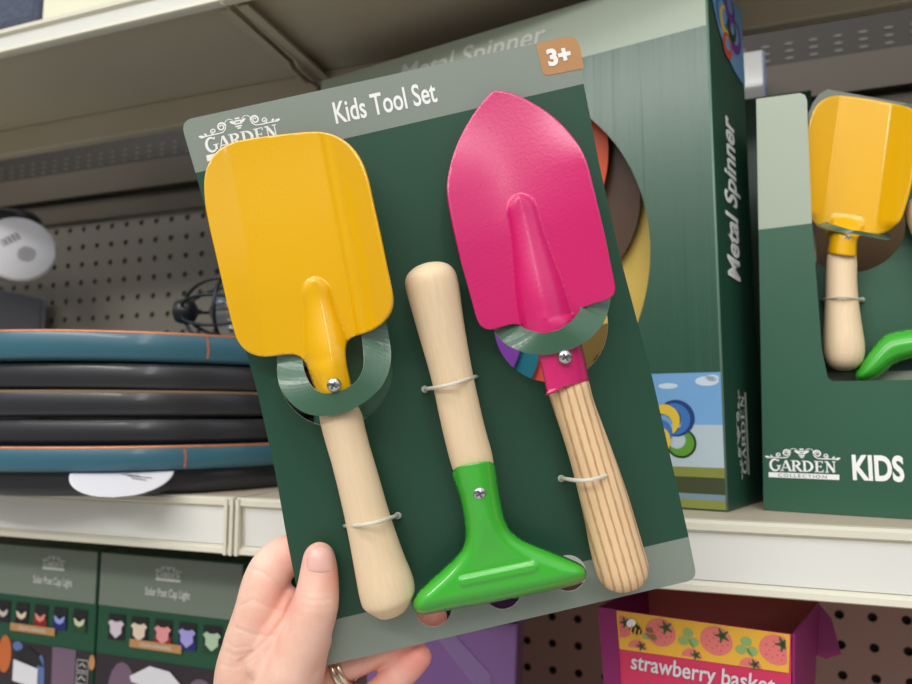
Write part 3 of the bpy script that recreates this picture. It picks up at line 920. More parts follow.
def turned(plane, name, poly, A, B, h0, m, parent, n=60, seg=40, sm=2, k=None):
    """a wooden handle turned about the axis A->B whose silhouette is the outline"""
    poly = smooth_poly(poly, sm)
    rows, ax, cr, L = rows_of(poly, A, B, n, end=1.0)
    pa = plane.px(A[0], A[1], h0); pb = plane.px(B[0], B[1], h0)
    ey = (pb - pa).normalized(); ex = ey.cross(plane.n).normalized(); nn = plane.n
    vs, fs = [], []
    for s, wl, wr in rows:
        l = plane.px(A[0] + ax.x * s + cr.x * wl, A[1] + ax.y * s + cr.y * wl, h0)
        r_ = plane.px(A[0] + ax.x * s + cr.x * wr, A[1] + ax.y * s + cr.y * wr, h0)
        c = (l + r_) / 2; e = (r_ - l) / 2
        R = e.length; e.normalize()
        for q in range(seg):
            a_ = 2 * PI * q / seg
            vs.append(c + e * R * math.cos(a_) + nn * R * math.sin(a_))
    N = len(rows)
    for i in range(N - 1):
        for q in range(seg):
            q2 = (q + 1) % seg
            fs.append((i * seg + q, i * seg + q2, (i + 1) * seg + q2, (i + 1) * seg + q))
    fs += [tuple(range(seg))[::-1], tuple((N - 1) * seg + q for q in range(seg))]
    return mesh(name, vs, fs, m, parent, True)

def screw(plane, px, py, h, R, parent, rot=.5):
    c = plane.px(px, py, h)
    mb = MB()
    mb.lathe(c, plane.n, [(R, -.0010), (R, .0002), (R * .92, .0009), (R * .7, .0015), (R * .35, .0019), (R * .05, .0020)], 28)
    o = mb.build('screw', M['screw'], parent)
    mb = MB()
    e1 = plane.ex * math.cos(rot) + plane.ey * math.sin(rot); e2 = plane.n.cross(e1)
    for a_, b_ in ((e1, e2), (e2, e1)):
        mb.box(c + plane.n * .0013 - a_ * R * .6 - b_ * R * .13, a_ * R * 1.2, b_ * R * .26, plane.n * .00078)
    mb.build('screw_recess', M['screwslot'], o, False)
    return o

def frame_on(plane, A, B, h):
    """matrix at B (the lower end) with y along the tool"""
    pa = plane.px(A[0], A[1], h); pb = plane.px(B[0], B[1], h)
    ey = (pa - pb).normalized(); n = plane.n; ex = ey.cross(n).normalized()
    return Matrix(((ex.x, ey.x, n.x, pb.x), (ex.y, ey.y, n.y, pb.y), (ex.z, ey.z, n.z, pb.z), (0, 0, 0, 1)))

def bump1(x): return math.sqrt(max(0.0, 1 - x * x))
def sstep(a, b, x):
    t = min(max((x - a) / (b - a), 0), 1); return t * t * (3 - 2 * t)

# ================================================================ THE HELD CARD
nC = (RIGHT * .015 - UP * .030 - FWD * 1).normalized()
oC = CAM + ray(436, 352) * .31
tmp = Plane(oC, RIGHT, UP)
# card axes: x along its top edge, y up
def on_card_plane(a, b):
    r_ = ray(a, b); return CAM + r_ * ((oC - CAM).dot(nC) / r_.dot(nC))
exC = (on_card_plane(577, 34) - on_card_plane(180, 121)).normalized()
eyC = nC.cross(exC).normalized()
CP = Plane(oC, exC, eyC)
cr_ = root('tool_set_card', CP.matrix(), 'green and grey Kids Tool Set backing card held up in front of the shelves', 'backing card')

def card_mesh(name, outer, holes, m, parent, lift=0.0, th=.0005, plane=CP):
    c = bpy.data.curves.new(name, 'CURVE'); c.dimensions = '2D'; c.fill_mode = 'BOTH'; c.extrude = th / 2
    for pts in [outer] + holes:
        sp = c.splines.new('POLY'); sp.points.add(len(pts) - 1)
        for p, q in zip(sp.points, pts): p.co = (q[0], q[1], 0, 1)
        sp.use_cyclic_u = True
    o = bpy.data.objects.new(name, c); COL.objects.link(o)
    me = bpy.data.meshes.new_from_object(o.evaluated_get(bpy.context.evaluated_depsgraph_get()))
    vs = [plane.at(v.co.x, v.co.y, v.co.z + lift) for v in me.vertices]; fs = [tuple(p.vertices) for p in me.polygons]
    bpy.data.objects.remove(o); bpy.data.curves.remove(c); bpy.data.meshes.remove(me)
    ob = mesh(name, vs, fs, [m, M['cardback']], parent, False, merge=False)
    nn = (WM[ob.name].to_3x3().inverted() @ plane.n)
    for p_ in ob.data.polygons:
        dd = p_.normal.dot(nn)
        p_.material_index = 0 if dd > .5 else 1
    return ob

# printed board: sage bands and a dark green field
cm = bpy.data.materials.new('card_print'); cm.use_nodes = True
nt = cm.node_tree; N = nt.nodes; L = nt.links; p = N['Principled BSDF']
p.inputs['Roughness'].default_value = .42; p.inputs['Specular IOR Level'].default_value = .35; p.inputs['Coat Weight'].default_value = .08; p.inputs['Coat Roughness'].default_value = .3
tc = N.new('ShaderNodeTexCoord'); sx = N.new('ShaderNodeSeparateXYZ'); L.new(tc.outputs['Object'], sx.inputs[0])
def line_mask(pa, pb):
    (x0, y0), (x1, y1) = CP.xy(*pa), CP.xy(*pb)
    k = (y1 - y0) / (x1 - x0)
    mu = N.new('ShaderNodeMath'); mu.operation = 'MULTIPLY_ADD'; L.new(sx.outputs[0], mu.inputs[0]); mu.inputs[1].default_value = -k; L.new(sx.outputs[1], mu.inputs[2])
    g = N.new('ShaderNodeMath'); g.operation = 'GREATER_THAN'; L.new(mu.outputs[0], g.inputs[0]); g.inputs[1].default_value = y0 - k * x0
    return g
g1 = line_mask((196, 173), (583, 84)); g2 = line_mask((338, 618.6), (687.7, 536.8))
inv = N.new('ShaderNodeMath'); inv.operation = 'SUBTRACT'; inv.inputs[0].default_value = 1; L.new(g2.outputs[0], inv.inputs[1])
add = N.new('ShaderNodeMath'); add.operation = 'MAXIMUM'; L.new(g1.outputs[0], add.inputs[0]); L.new(inv.outputs[0], add.inputs[1])
mx = N.new('ShaderNodeMix'); mx.data_type = 'RGBA'; L.new(add.outputs[0], mx.inputs[0])
mx.inputs[6].default_value = lin((36, 76, 58)) + (1,); mx.inputs[7].default_value = lin((134, 144, 134)) + (1,)
L.new(mx.outputs[2], p.inputs['Base Color'])
M['card'] = cm
M['cardedge'] = mat('card_loop_print', (62, 98, 76), .3, coat=.4, crough=.15)

def rc(pts_px, rpx):
    """rounded corner polygon from pixel corners"""
    out = []
    n = len(pts_px)
    for i in range(n):
        p0, p1, p2 = Vector(pts_px[i - 1]), Vector(pts_px[i]), Vector(pts_px[(i + 1) % n])
        r1 = rpx[i] if isinstance(rpx, (list, tuple)) else rpx
        if r1 == 0: out.append(tuple(p1)); continue
        a_ = p1 + (p0 - p1).normalized() * r1; b_ = p1 + (p2 - p1).normalized() * r1
        for q in range(8):
            t = q / 7
            out.append(tuple(a_ * (1 - t) ** 2 + p1 * 2 * t * (1 - t) + b_ * t * t))
    return out
cpts = [(180.5, 121), (577, 34.5), (583.9, 85.7), (600, 168), (619.5, 255), (652.3, 378.2), (687.7, 533), (697, 579), (311, 669), (296.4, 586), (286, 532.6), (275, 470), (258, 394), (247, 354), (222, 270), (195.6, 172.5)]
outer = [CP.xy(*q) for q in rc(cpts, [13, 13, 0, 0, 0, 0, 0, 11, 11, 0, 0, 0, 0, 0, 0, 0])]
def circ_px(cx, cy, r_, n=48, a0=0, a1=360):
    return [(cx + r_ * math.cos(math.radians(a0 + (a1 - a0) * i / n)), cy + r_ * math.sin(math.radians(a0 + (a1 - a0) * i / n))) for i in range(n)]
holes = [[CP.xy(*q) for q in circ_px(335, 369, 58)], [CP.xy(*q) for q in circ_px(551, 325, 57)]]
holes += [[CP.xy(*q) for q in circ_px(cx, cy, 18.2, 32)] for cx, cy in ((433, 608.5), (502.5, 591), (568, 573))]
card_mesh('card_board', outer, holes, M['card'], cr_)

# die cut loops that hold the necks of the two trowels
def loop(plane, outer, inner, hmax, m, parent, name='holding_loop', n=48, h_end=.0006, back=None):
    def resample(pts):
        P = [Vector(q) for q in pts]; d = [0]
        for i in range(1, len(P)): d.append(d[-1] + (P[i] - P[i - 1]).length)
        out = []
        for i in range(n + 1):
            t = d[-1] * i / n
            j = max(1, next((k_ for k_, x in enumerate(d) if x >= t - 1e-6), len(d) - 1))
            f = (t - d[j - 1]) / (d[j] - d[j - 1]); out.append(P[j - 1].lerp(P[j], f))
        for _ in range(3):
            out = [out[0]] + [(out[i - 1] + out[i] * 2 + out[i + 1]) / 4 for i in range(1, n)] + [out[-1]]
        return out
    O, I = resample(outer), resample(inner)
    vs, fs = [], []
    K = 5
    for i in range(n + 1):
        t = i / n
        h = h_end + (hmax - h_end) * math.sin(PI * t) ** .55
        for k_ in range(K):
            q = O[i].lerp(I[i], k_ / (K - 1))
            vs.append(plane.px(q.x, q.y, h))
    for i in range(n):
        for k_ in range(K - 1):
            a_ = i * K + k_
            fs.append((a_, a_ + 1, a_ + K + 1, a_ + K))
    o = mesh(name, vs, fs, m, parent, True)
    me = o.data
    if (WM[o.name].to_3x3() @ me.polygons[len(me.polygons) // 2].normal).dot(plane.n) < 0: me.flip_normals()
    me.materials.append(M['cardback']); flat(o)
    ms_ = mod_solid(o, .0005, -1); ms_ = o.modifiers[-1]; ms_.material_offset_rim = 1
    return o
loop(CP, [(276.5, 345), (276.7, 357), (277.5, 383), (286, 399), (302, 413), (319.6, 416.8), (344, 413.9), (365, 402.5), (382.8, 386.7), (390.7, 367), (391.6, 351.6), (386, 320)],
     [(300, 345), (302, 360), (304, 372.6), (311, 386.7), (319.6, 392.8), (330, 394), (344, 390), (358, 381), (364.4, 367), (363.5, 349.8), (361.8, 335.8), (360, 322)], .0245, M['cardedge'], cr_)
loop(CP, [(492, 322), (494, 332.6), (506, 345), (523.9, 352.8), (546.7, 355.4), (571, 350), (592, 337.9), (606, 320), (610.7, 301), (611, 290)],
     [(516, 316), (521, 324.7), (530.9, 330.9), (543, 333.5), (559, 330), (573, 320), (578, 312), (580, 309.8), (581, 303), (581, 296)], .0245, M['cardedge'], cr_)
# loose flap behind the first cut-out
fl = [CP.xy(*q) for q in circ_px(336, 369.5, 61, 36, -66, 62)] + [CP.xy(352, 404), CP.xy(347, 380), CP.xy(346, 340)]
mb = MB(); mb.poly(lambda x, y: CP.at(x, y, -.0012), fl); o = mb.build('cut_flap', M['cardedge'], cr_, False, recalc=False); mod_solid(o, .0005, -1)

# age badge
bp = [CP.xy(*q) for q in rc([(535.5, 44), (577.2, 34.9), (584, 68.5), (543.5, 76.5)], [3, 13, 3, 6])]
mb = MB(); mb.poly(lambda x, y: CP.at(x, y, .0004), bp); badge = mb.build('age_badge', M['tan'], cr_, False, recalc=False)
mb = MB(); b0 = CP.xy(549, 67.5)
text(mb, '3+', lambda x, y: CP.at(x, y, .0006), b0[0], b0[1], .0106, .0078, .05); mb.build('badge_lettering', M['white'], badge, False, recalc=False)
mb = MB(); b0 = CP.xy(336.5, 124.5); b1 = CP.xy(438, 102)
text(mb, 'Kids Tool Set', lambda x, y: CP.at(x, y, .0004), b0[0], b0[1], b1[0] - b0[0], .0098, .016, .03)
mb.build('card_title', M['white'], cr_, False, recalc=False)
mb = MB(); l0 = CP.xy(204.5, 162.5); lw = .0370
logo(mb, lambda x, y: CP.at(l0[0] + x * lw, l0[1] + y * lw, .0004)); mb.build('card_logo', M['white'], cr_, False, recalc=False)
mb = MB()
text(mb, 'COLLECTION', lambda x, y: CP.at(x, y, .0006), l0[0] + lw * .16, l0[1] + .012 * lw, lw * .66, lw * .045, 0, 0, 0, 1.3)
mb.build('small_logo_lettering', M['solargrey'], cr_, False, recalc=False)

def tie(plane, a, b, hmid, parent, m=None, knob=1, sag=0):
    """clear nylon tie arching over a handle"""
    mb = MB(); pts = []
    for i in range(21):
        t = i / 20
        h = .0006 + (hmid - .0006) * math.sin(PI * t) ** .45
        x = a[0] + (b[0] - a[0]) * t; y = a[1] + (b[1] - a[1]) * t + sag * math.sin(PI * t)
        pts.append(plane.px(x, y, h))
    mb.tube(pts, .00085, 8)
    e = pts[0] if knob else pts[-1]
    mb.lathe(e - plane.n * .0004, plane.n, [(.0004, 0), (.0014, .0004), (.0017, .0014), (.0013, .0025), (.0004, .0029)], 14)
    return mb.build('nylon_tie', m or M['tie'], parent)
tie(CP, (344, 526), (398, 515), .0265, cr_, knob=0, sag=3)
tie(CP, (425, 389), (477, 376), .0245, cr_, sag=2)
tie(CP, (561, 478), (618, 470), .0265, cr_, sag=6)

# ---- yellow square trowel
HA = .0125
GT = "children's garden tools tied to the held card"
def yellow_blade_h(s, w_, wl, wr, x, y, d):
    # axis from blade top to neck ~263 px long; w_ > 0 is the picture's left
    q = w_
    h = .0100 + .0028 * sstep(0, 160, s)
    ed = 1 - sstep(205, 232, s)
    h += .00046 * max(0, -q - 35 + 4 * math.exp(-((-q - 35) / 5) ** 2))            # right flank turns up
    h += .00010 * max(0, q - 60)
    c_ = (wl + wr) / 2 if s > 232 else q * 0
    hw = 13.5 + 8.5 * sstep(165, 235, s)
    if s < 164: hw *= bump1((164 - s) / 17) if s > 147 else 0
    if hw > .5: h += (.0036 + .0058 * sstep(160, 238, s)) * bump1(q / (hw * 1.08)) ** 1.5 * sstep(0, 4, hw)
    k = sstep(226, 244, s)
    hf = min(max((wr - wl) / 2, 18), 24)
    cn = (wl + wr) / 2 if wr - wl < 60 else 0
    if k > 0: h = h * (1 - k) + k * max(h, HA - .001 + .0115 * bump1((q - cn) / (hf * 1.02)))
    return h
yo = [(204, 190), (204.5, 176), (208, 164), (215, 153), (227, 144), (245, 139), (280, 134.5), (310, 131.5), (325, 132), (338, 137), (350, 146), (360, 160), (367, 180), (371, 200), (378, 231), (386.7, 274),
      (391.5, 297), (391, 308), (387, 318), (375, 329), (362, 334), (352, 337), (347, 342), (345.5, 350), (346.5, 364), (352, 388), (356, 404), (322, 411), (315, 391), (308, 370), (304, 360), (298, 355), (288, 354), (275.5, 356), (261, 357), (248.4, 353), (240, 345), (234, 333), (218.5, 265.6), (206, 212)]
yA, yB = (287, 134), (334.5, 392)
yr = root('toy_trowel', frame_on(CP, yA, (391, 612), HA), 'yellow square-bladed child trowel with plain wooden handle, tied to the left of the held card', 'trowel', GT)
sheet(CP, 'blade', yo, yA, yB, yellow_blade_h, M['yellow'], yr, 130, 64)
yh = [(319, 402), (349, 395), (353, 404), (361, 409), (367, 437), (376.8, 470), (389.3, 513.8), (403.4, 554.5), (412, 574), (415.3, 588), (414, 594), (407, 608), (404, 610), (395, 613), (381, 617), (377, 616), (364, 607), (361.5, 603), (358.8, 592), (357.6, 585), (347, 526), (334, 470), (325, 440), (319.5, 419), (320, 410)]
turned(CP, 'handle', yh, (332, 392), (391, 612), HA, M['wood'], yr, n=90, sm=1)
screw(CP, 334, 385, .0245, .0030, yr, .9)

# ---- magenta pointed trowel
def magenta_blade_h(s, w_, wl, wr, x, y, d):
    half = max(20, (wr - wl) / 2); c = (wl + wr) / 2
    q = w_
    u = q / 66.0
    ed = 1 - sstep(205, 232, s)
    h = .0085 + .0042 * sstep(0, 150, s)
    h += (.0056 * abs(u) ** 2.0) * sstep(0, 90, s)
    hw = 13.5 + 10.5 * sstep(120, 235, s)
    if s < 124: hw *= bump1((124 - s) / 16) if s > 108 else 0
    if hw > .5: h += (.0042 + .0056 * sstep(122, 235, s)) * bump1(q / (hw * 1.08)) ** 1.5 * sstep(0, 4, hw)
    k = sstep(224, 244, s)
    hf = min(max((wr - wl) / 2, 18), 24)
    cn = (wl + wr) / 2 if wr - wl < 60 else 0
    if k > 0: h = h * (1 - k) + k * max(h, HA - .001 + .0115 * bump1((q - cn) / (hf * 1.02)))
    return h
mo = [(495.5, 90), (510, 92.5), (525.4, 98.5), (551, 114), (571, 134), (585.3, 155.5), (593.8, 191), (605.3, 238.5), (611, 268), (615.3, 288), (613.5, 295.6), (606.7, 299.8), (597, 303), (588, 305.5), (579.6, 310), (577, 320), (579, 335), (584, 352), (589.5, 381), (589.5, 381.3), (589, 381.6),
      (547.5, 392.3), (547, 392.2), (546.8, 391.8), (540, 360), (533, 342), (525, 328), (518, 324.5), (511, 324), (502, 327), (494, 329.8), (485, 329), (478.4, 322.6), (472, 298), (460, 255), (452, 220), (447.5, 195), (447.5, 178), (454, 150), (468.4, 121), (482, 102.5), (490, 93)]
mA, mB_ = (495.5, 90), (549, 334)
mr = root('toy_trowel', frame_on(CP, (560, 350), (628, 590), HA), 'magenta pointed child trowel with striped wooden handle, tied to the held card', 'trowel', GT)
sheet(CP, 'blade', mo, mA, mB_, magenta_blade_h, M['magenta'], mr, 140, 64, sm=2)
mh = [(549, 392), (549.5, 386), (584, 376.5), (588.5, 381), (590.5, 389), (593, 400), (605, 431.6), (624.6, 484), (642, 543.9), (648.8, 565), (645.6, 578), (636, 586), (625, 590), (612, 590.5), (602, 585), (596.5, 574), (591, 554.4), (584, 515.8), (568.4, 452.6), (551, 402), (549, 396)]
turned(CP, 'handle', mh, (566, 380), (624, 590), HA, M['wood2'], mr)
screw(CP, 565, 357, .0245, .0030, mr, .4)

# ---- green hoe
go = [(450.9, 468), (472, 464), (494.7, 459.6), (498, 482), (501.8, 505), (505, 519), (511, 531), (522.8, 540), (540, 547), (556, 553), (573, 560), (583, 565), (587.5, 572), (585, 581), (573, 586), (540, 593), (487.7, 603.5), (450, 610), (428, 615), (415, 614), (410.5, 604), (416.5, 592), (426, 583), (438.6, 572), (452, 560), (461, 550), (465, 541), (464.5, 524), (460, 500), (455, 484)]
gos = smooth_poly([(447, 440), (490, 430), (496, 462)] + go[3:], 2)
def hoe_h(s, w_, wl, wr, x, y, d):
    R = 21.0 - 4.5 * sstep(50, 95, s)
    t = 1 - min(d / R, 1)
    h = .0120 + (.0108 - .0018 * sstep(50, 95, s)) * bump1(t)
    # swage pressed along the head
    ax_, ay_, bx_, by_ = 463, 582, 533, 567.5
    dx, dy = bx_ - ax_, by_ - ay_; l2 = dx * dx + dy * dy
    tt = min(max(((x - ax_) * dx + (y - ay_) * dy) / l2, 0), 1)
    dd = math.hypot(x - ax_ - dx * tt, y - ay_ - dy * tt)
    h += .0012 * math.exp(-(dd / 5.0) ** 4)
    h += .0020 * sstep(95, 140, s)
    return h
gA, gB = (473, 464), (500, 600)
gr_ = root('toy_hoe', frame_on(CP, (432, 262), (500, 600), HA), 'small bright green hoe head on a wooden handle, upside down between the two trowels', 'hoe', GT)
sheet(CP, 'hoe_head', go, gA, gB, hoe_h, M['green'], gr_, 120, 90, round_=gos)
gh = [(405, 287), (405, 278), (411, 270), (420, 264.5), (432, 261.5), (445, 262), (454, 268), (458.5, 279), (462.8, 315.5), (471.3, 367), (484, 425), (494.6, 461), (492, 474), (459, 482), (451.5, 468), (441, 425), (431.4, 378), (420, 340), (410, 305)]
turned(CP, 'handle', gh, (431, 262), (474, 466), HA - .0005, M['wood'], gr_)
screw(CP, 479.5, 493, .0215, .0030, gr_, .3)

# ================================================================ TOOL SET INSIDE THE DISPLAY CARTON
KI = Plane(kc + ED * .030 + Vector((0, 0, 0)), EX, EY)
c2 = root('tool_set_card', KI.matrix(), 'backing card of the tool set standing inside the KIDS display carton', 'backing card')
xa, ya = KI.xy(807, 92)[0], KI.xy(815, 92)[1]
kx9 = KI.xy(912, 107); ysl = (kx9[1] - ya) / (kx9[0] - xa - .008)
o2 = [(xa, .003), (xa + .19, .003), (xa + .19, ya + ysl * .18), (xa + .012, ya), (xa + .007, ya - .002), (xa + .003, ya - .007), (xa, ya - .014)]
yb2 = KI.xy(830, 118)[1]
card_mesh('card_board', clip_poly(o2, yb2, False), [[(x, y) for x, y in [(KI.xy(852, 236)[0] + .0285 * math.cos(q * PI / 16), KI.xy(852, 228)[1] + .0285 * math.sin(q * PI / 16)) for q in range(32)]]], M['kidgreen'], c2, plane=KI)
card_mesh('grey_band', clip_poly(o2, yb2, True), [], M['solargrey'], c2, plane=KI)
card_mesh('grey_foot', [(xa + .001, .0035), (xa + .189, .0035), (xa + .189, KI.xy(860, 372)[1]), (xa + .001, KI.xy(860, 372)[1])], [], M['boxlight'], c2, lift=.0006, plane=KI)
GI = "children's garden tools inside the display carton"
def y2_h(s, w_, wl, wr, x, y, d):
    h = .012
    h += .00042 * max(0, abs(w_ + 2) - 26) * (1 - sstep(118, 135, s))
    rw = 14
    if abs(w_) < 16: h += .0115 * sstep(118, 140, s) * bump1(w_ / 16.0)
    return h
y2 = [(806, 150), (808, 130), (812, 113.4), (820, 101), (832, 95.5), (849, 96), (872, 99.5), (899, 104.7), (912, 108), (917, 117), (916, 145), (912, 179.3), (905, 204), (900, 220), (891, 230), (882, 234), (870, 234), (860, 235), (857, 240), (857, 256),
      (857, 256.3), (826.5, 253.3), (826, 253), (828, 240), (827, 231), (815, 225), (806, 214), (805, 180)]
t2 = root('toy_trowel', frame_on(KI, (864, 98), (844, 370), HA), 'yellow square-bladed trowel standing inside the green display carton', 'trowel', GI)
sheet(KI, 'blade', y2, (864, 98), (843, 255), y2_h, M['yellow'], t2, 80, 48)
h2 = [(829, 246), (855, 248), (857.5, 262), (857, 280), (858.5, 300), (862, 325), (865.5, 345), (864.5, 359), (858, 368), (846, 371.5), (833, 369.5), (824.5, 362), (822, 348), (823.5, 325), (825, 300), (825.5, 275), (826.5, 258)]
turned(KI, 'handle', h2, (843, 237), (843.5, 371), HA, M['wood'], t2)
screw(KI, 847, 238, .0215, .0024, t2)
loop(KI, [(822, 220), (815, 226), (832, 230), (850, 233.5), (870, 236.5), (890, 239.5), (894, 236)], [(826, 217), (828, 223), (838, 226), (850, 229.5), (868, 232.5), (884, 235), (888, 232)], .0262, M['cardedge'], c2)
tie(KI, (822, 300), (862, 300), .024, c2, knob=0, sag=-3)
g2 = [(852, 377), (858, 366), (866, 355), (878, 340), (886, 333.5), (900, 330), (918, 328), (935, 327), (937, 300), (972, 300), (974, 327), (990, 329), (1012, 340), (1030, 366), (1034, 378), (1020, 384), (1000, 370), (975, 360), (940, 358), (912, 359), (895, 364), (884, 374), (874, 381), (860, 384)]
g2s = smooth_poly(g2, 2)
t3 = root('toy_hoe', frame_on(KI, (955, 180), (955, 370), HA), 'green hoe partly visible above the cut-out of the KIDS display carton', 'hoe', GI)
sheet(KI, 'hoe_head', g2, (955, 300), (955, 384), lambda s, w_, wl, wr, x, y, d: .009 + .010 * bump1(1 - min(d / 16, 1)), M['green'], t3, 60, 130, round_=True)
h3 = [(938, 312), (972, 312), (970, 260), (962, 205), (955, 196), (935, 192), (913, 196), (905, 207), (907, 225), (925, 262)]
turned(KI, 'handle', h3, (935, 192), (955, 314), HA - .001, M['wood'], t3)

# ================================================================ SOLAR LIGHT CARTONS (lower left)
sx0 = [-.631, -.4835, -.337]
pastel = [((226, 214, 196), (226, 214, 196)), ((226, 130, 120), (150, 40, 36)), ((150, 160, 226), (30, 30, 110)), ((196, 208, 170), (40, 80, 40))]
SOL = [[((200, 190, 180), None), ((226, 208, 180), None), ((232, 140, 124), (130, 34, 34)), ((150, 160, 228), (34, 36, 110)), ((206, 210, 170), (34, 74, 44))],
       [((214, 198, 210), None), ((226, 206, 186), None), ((228, 150, 150), (130, 40, 44)), ((164, 156, 220), (40, 36, 110)), ((176, 200, 170), (30, 66, 40))]]
for i in range(2):
    xa, xb = sx0[i], sx0[i + 1] - .0022
    sp = Plane(V(xa, .468, -.334), Vector((1, 0, 0)), Vector((0, 0, 1)))
    W_, H_ = xb - xa, .219
    r = root('solar_light_carton', V((xa + xb) / 2, .53, -.334), ('solar post cap light carton at the far lower left with chevron pictures' if i == 0 else 'solar post cap light carton beside the hand with five little shirt shaped lamp pictures'), 'carton', 'solar light cartons on the lower shelf')
    mb = MB(); mb.abox(xa, xb, .468, .600, -.3348, -.3348 + H_)
    mod_bevel(mb.build('box_body', M['solargreen'], r, False), .0012)
    f0 = lambda x, y, sp=sp: sp.at(x, y, .0004); f1 = lambda x, y, sp=sp: sp.at(x, y, .0008)
    f2 = lambda x, y, sp=sp: sp.at(x, y, .0012)
    mb = MB(); mb.poly(f0, [(.001, H_ - .0445), (W_ - .001, H_ - .0445), (W_ - .001, H_ - .002), (.001, H_ - .002)]); mb.build('grey_band', M['solargrey'], r, False, recalc=False)
    mb = MB(); cx = W_ * (.66 if i == 0 else .50)
    lw = .027; logo(mb, lambda x, y: sp.at(cx - lw / 2 + x * lw, H_ - .020 + y * lw, .0008))
    text(mb, 'Solar Post Cap Light', f1, cx - .0225, H_ - .0345, .045, .0085, .02); mb.build('band_lettering', M['white2'], r, False, recalc=False)
    for k, (cc, bg) in enumerate(SOL[i]):
        if i == 0: x0 = W_ * .66 - .063 + k * .0222; wd = .0150
        else: x0 = .013 + k * .0240; wd = .0172
        y0, y1 = H_ - .069 - (.002 if i else 0), H_ - .0505
        mb = MB(); mb.poly(f1, [(x0, y0), (x0 + wd, y0), (x0 + wd, y1), (x0, y1)]); 
        mcol = mat('lamp_picture', cc, .5)
        md = [M['pic_dark2'], mcol, mat('lamp_glow_print', bg, .5) if bg else M['pic_dark2']]
        if bg: mb.poly(f2, [(x0, y0), (x0 + wd, y0), (x0 + wd, y0 + (y1 - y0) * .4), (x0, y0 + (y1 - y0) * .4)], 2)
        cX = x0 + wd / 2; g = lambda x, y, sp=sp: sp.at(x, y, .0015)
        if i == 0:
            mb.poly(g, [(cX - .0062, y0 + .011), (cX - .005, y0 + .0115), (cX, y0 + .0085), (cX + .005, y0 + .0115), (cX + .0062, y0 + .011), (cX + .0045, y0 + .0065), (cX, y0 + .0045), (cX - .0045, y0 + .0065)], 1)
        else:
            mb.poly(g, [(cX - .0085, y0 + .0135), (cX - .005, y0 + .016), (cX - .002, y0 + .0148), (cX + .002, y0 + .0148), (cX + .005, y0 + .016), (cX + .0085, y0 + .0135), (cX + .006, y0 + .011), (cX + .006, y0 + .006), (cX, y0 + .0015), (cX - .006, y0 + .006), (cX - .006, y0 + .011)], 1)
        mb.build('lamp_picture', md, r, False, recalc=False)
    x0 = W_ * .66 - .045 if i == 0 else .037
    mb = MB(); mb.poly(lambda x, y: sp.at(x, y, .0018), [(x0, H_ - .0745), (x0 + .052, H_ - .0745), (x0 + .052, H_ - .068), (x0, H_ - .068)])
    tb_ = mb.build('tan_strip', M['tan'], r, False, recalc=False)
    mb = MB(); text(mb, 'COLOR CHANGING', lambda x, y: sp.at(x, y, .002), x0 + .010, H_ - .0728, .032, .0030, .01)
    mb.build('strip_lettering', M['white2'], tb_, False, recalc=False)
    # large night photograph of the lantern on the lower front
    mb = MB(); y1 = H_ - .0835
    mb.poly(f0, [(.001, .002), (W_ - .001, .002), (W_ - .001, y1), (.001, y1)])
    mm = [M['pic_dark'], M['tagwhite'], M['black'], mat('night_glow_print', (112, 90, 110), .5), mat('night_blue_print', (90, 110, 160), .5), mat('night_amber_print', (190, 100, 50), .5)]
    if i == 0:
        mb.poly(f1, [(W_ - .040, .004), (W_ - .0185, .004), (W_ - .0185, y1), (W_ - .045, y1)], 3)
        mb.disc(f1, (.060, y1 - .004), .006, .004, 12, 4); mb.disc(f1, (.088, y1 - .03), .005, .022, 16, 4); mb.disc(f1, (.045, y1 - .012), .008, .016, 16, 5)
        g = f2
        mb.poly(g, [(.060, y1 - .008), (.072, y1 - .003), (.084, y1 - .008), (.092, y1 - .018), (.056, y1 - .014)], 2)
        mb.poly(lambda x, y: sp.at(x, y, .0015), [(.057, y1 - .015), (.086, y1 - .020), (.086, y1 - .036), (.057, y1 - .033)], 1)
        mb.poly(g, [(.054, y1 - .033), (.088, y1 - .037), (.086, y1 - .07), (.056, y1 - .07)], 2)
    else:
        mb.disc(f1, (.030, y1 - .03), .015, .026, 16, 3); mb.disc(f1, (.108, y1 - .02), .012, .012, 16, 3)
        g = f2
        mb.poly(g, [(.058, y1 - .004), (.078, y1 - .006), (.096, y1 - .020), (.092, y1 - .026), (.040, y1 - .018), (.038, y1 - .014)], 1)
        mb.poly(g, [(.044, y1 - .020), (.089, y1 - .026), (.086, y1 - .06), (.048, y1 - .06)], 1)
    mb.build('lantern_photo', mm, r, False, recalc=False)
    if i == 0:
        mb = MB()
        for k in range(3):
            yb_ = y1 - .016 - k * .0105
            q = [(W_ - .0165, yb_), (W_ - .0045, yb_), (W_ - .0045, yb_ + .0085), (W_ - .0165, yb_ + .0085)]
            mb.ribbon(f1, q + [q[0]], .0006)
            mb.ribbon(f1, [(W_ - .0145, yb_ + .003), (W_ - .011, yb_ + .006), (W_ - .007, yb_ + .003)], .0009)
        mb.build('icon_print', M['white2'], r, False, recalc=False)
        mb = MB(); mb.disc(f2, (W_ - .0008 + .0006, y1 - .008), .0032, .0062, 18); mb.build('hang_tab', M['tan'], r, False, recalc=False)

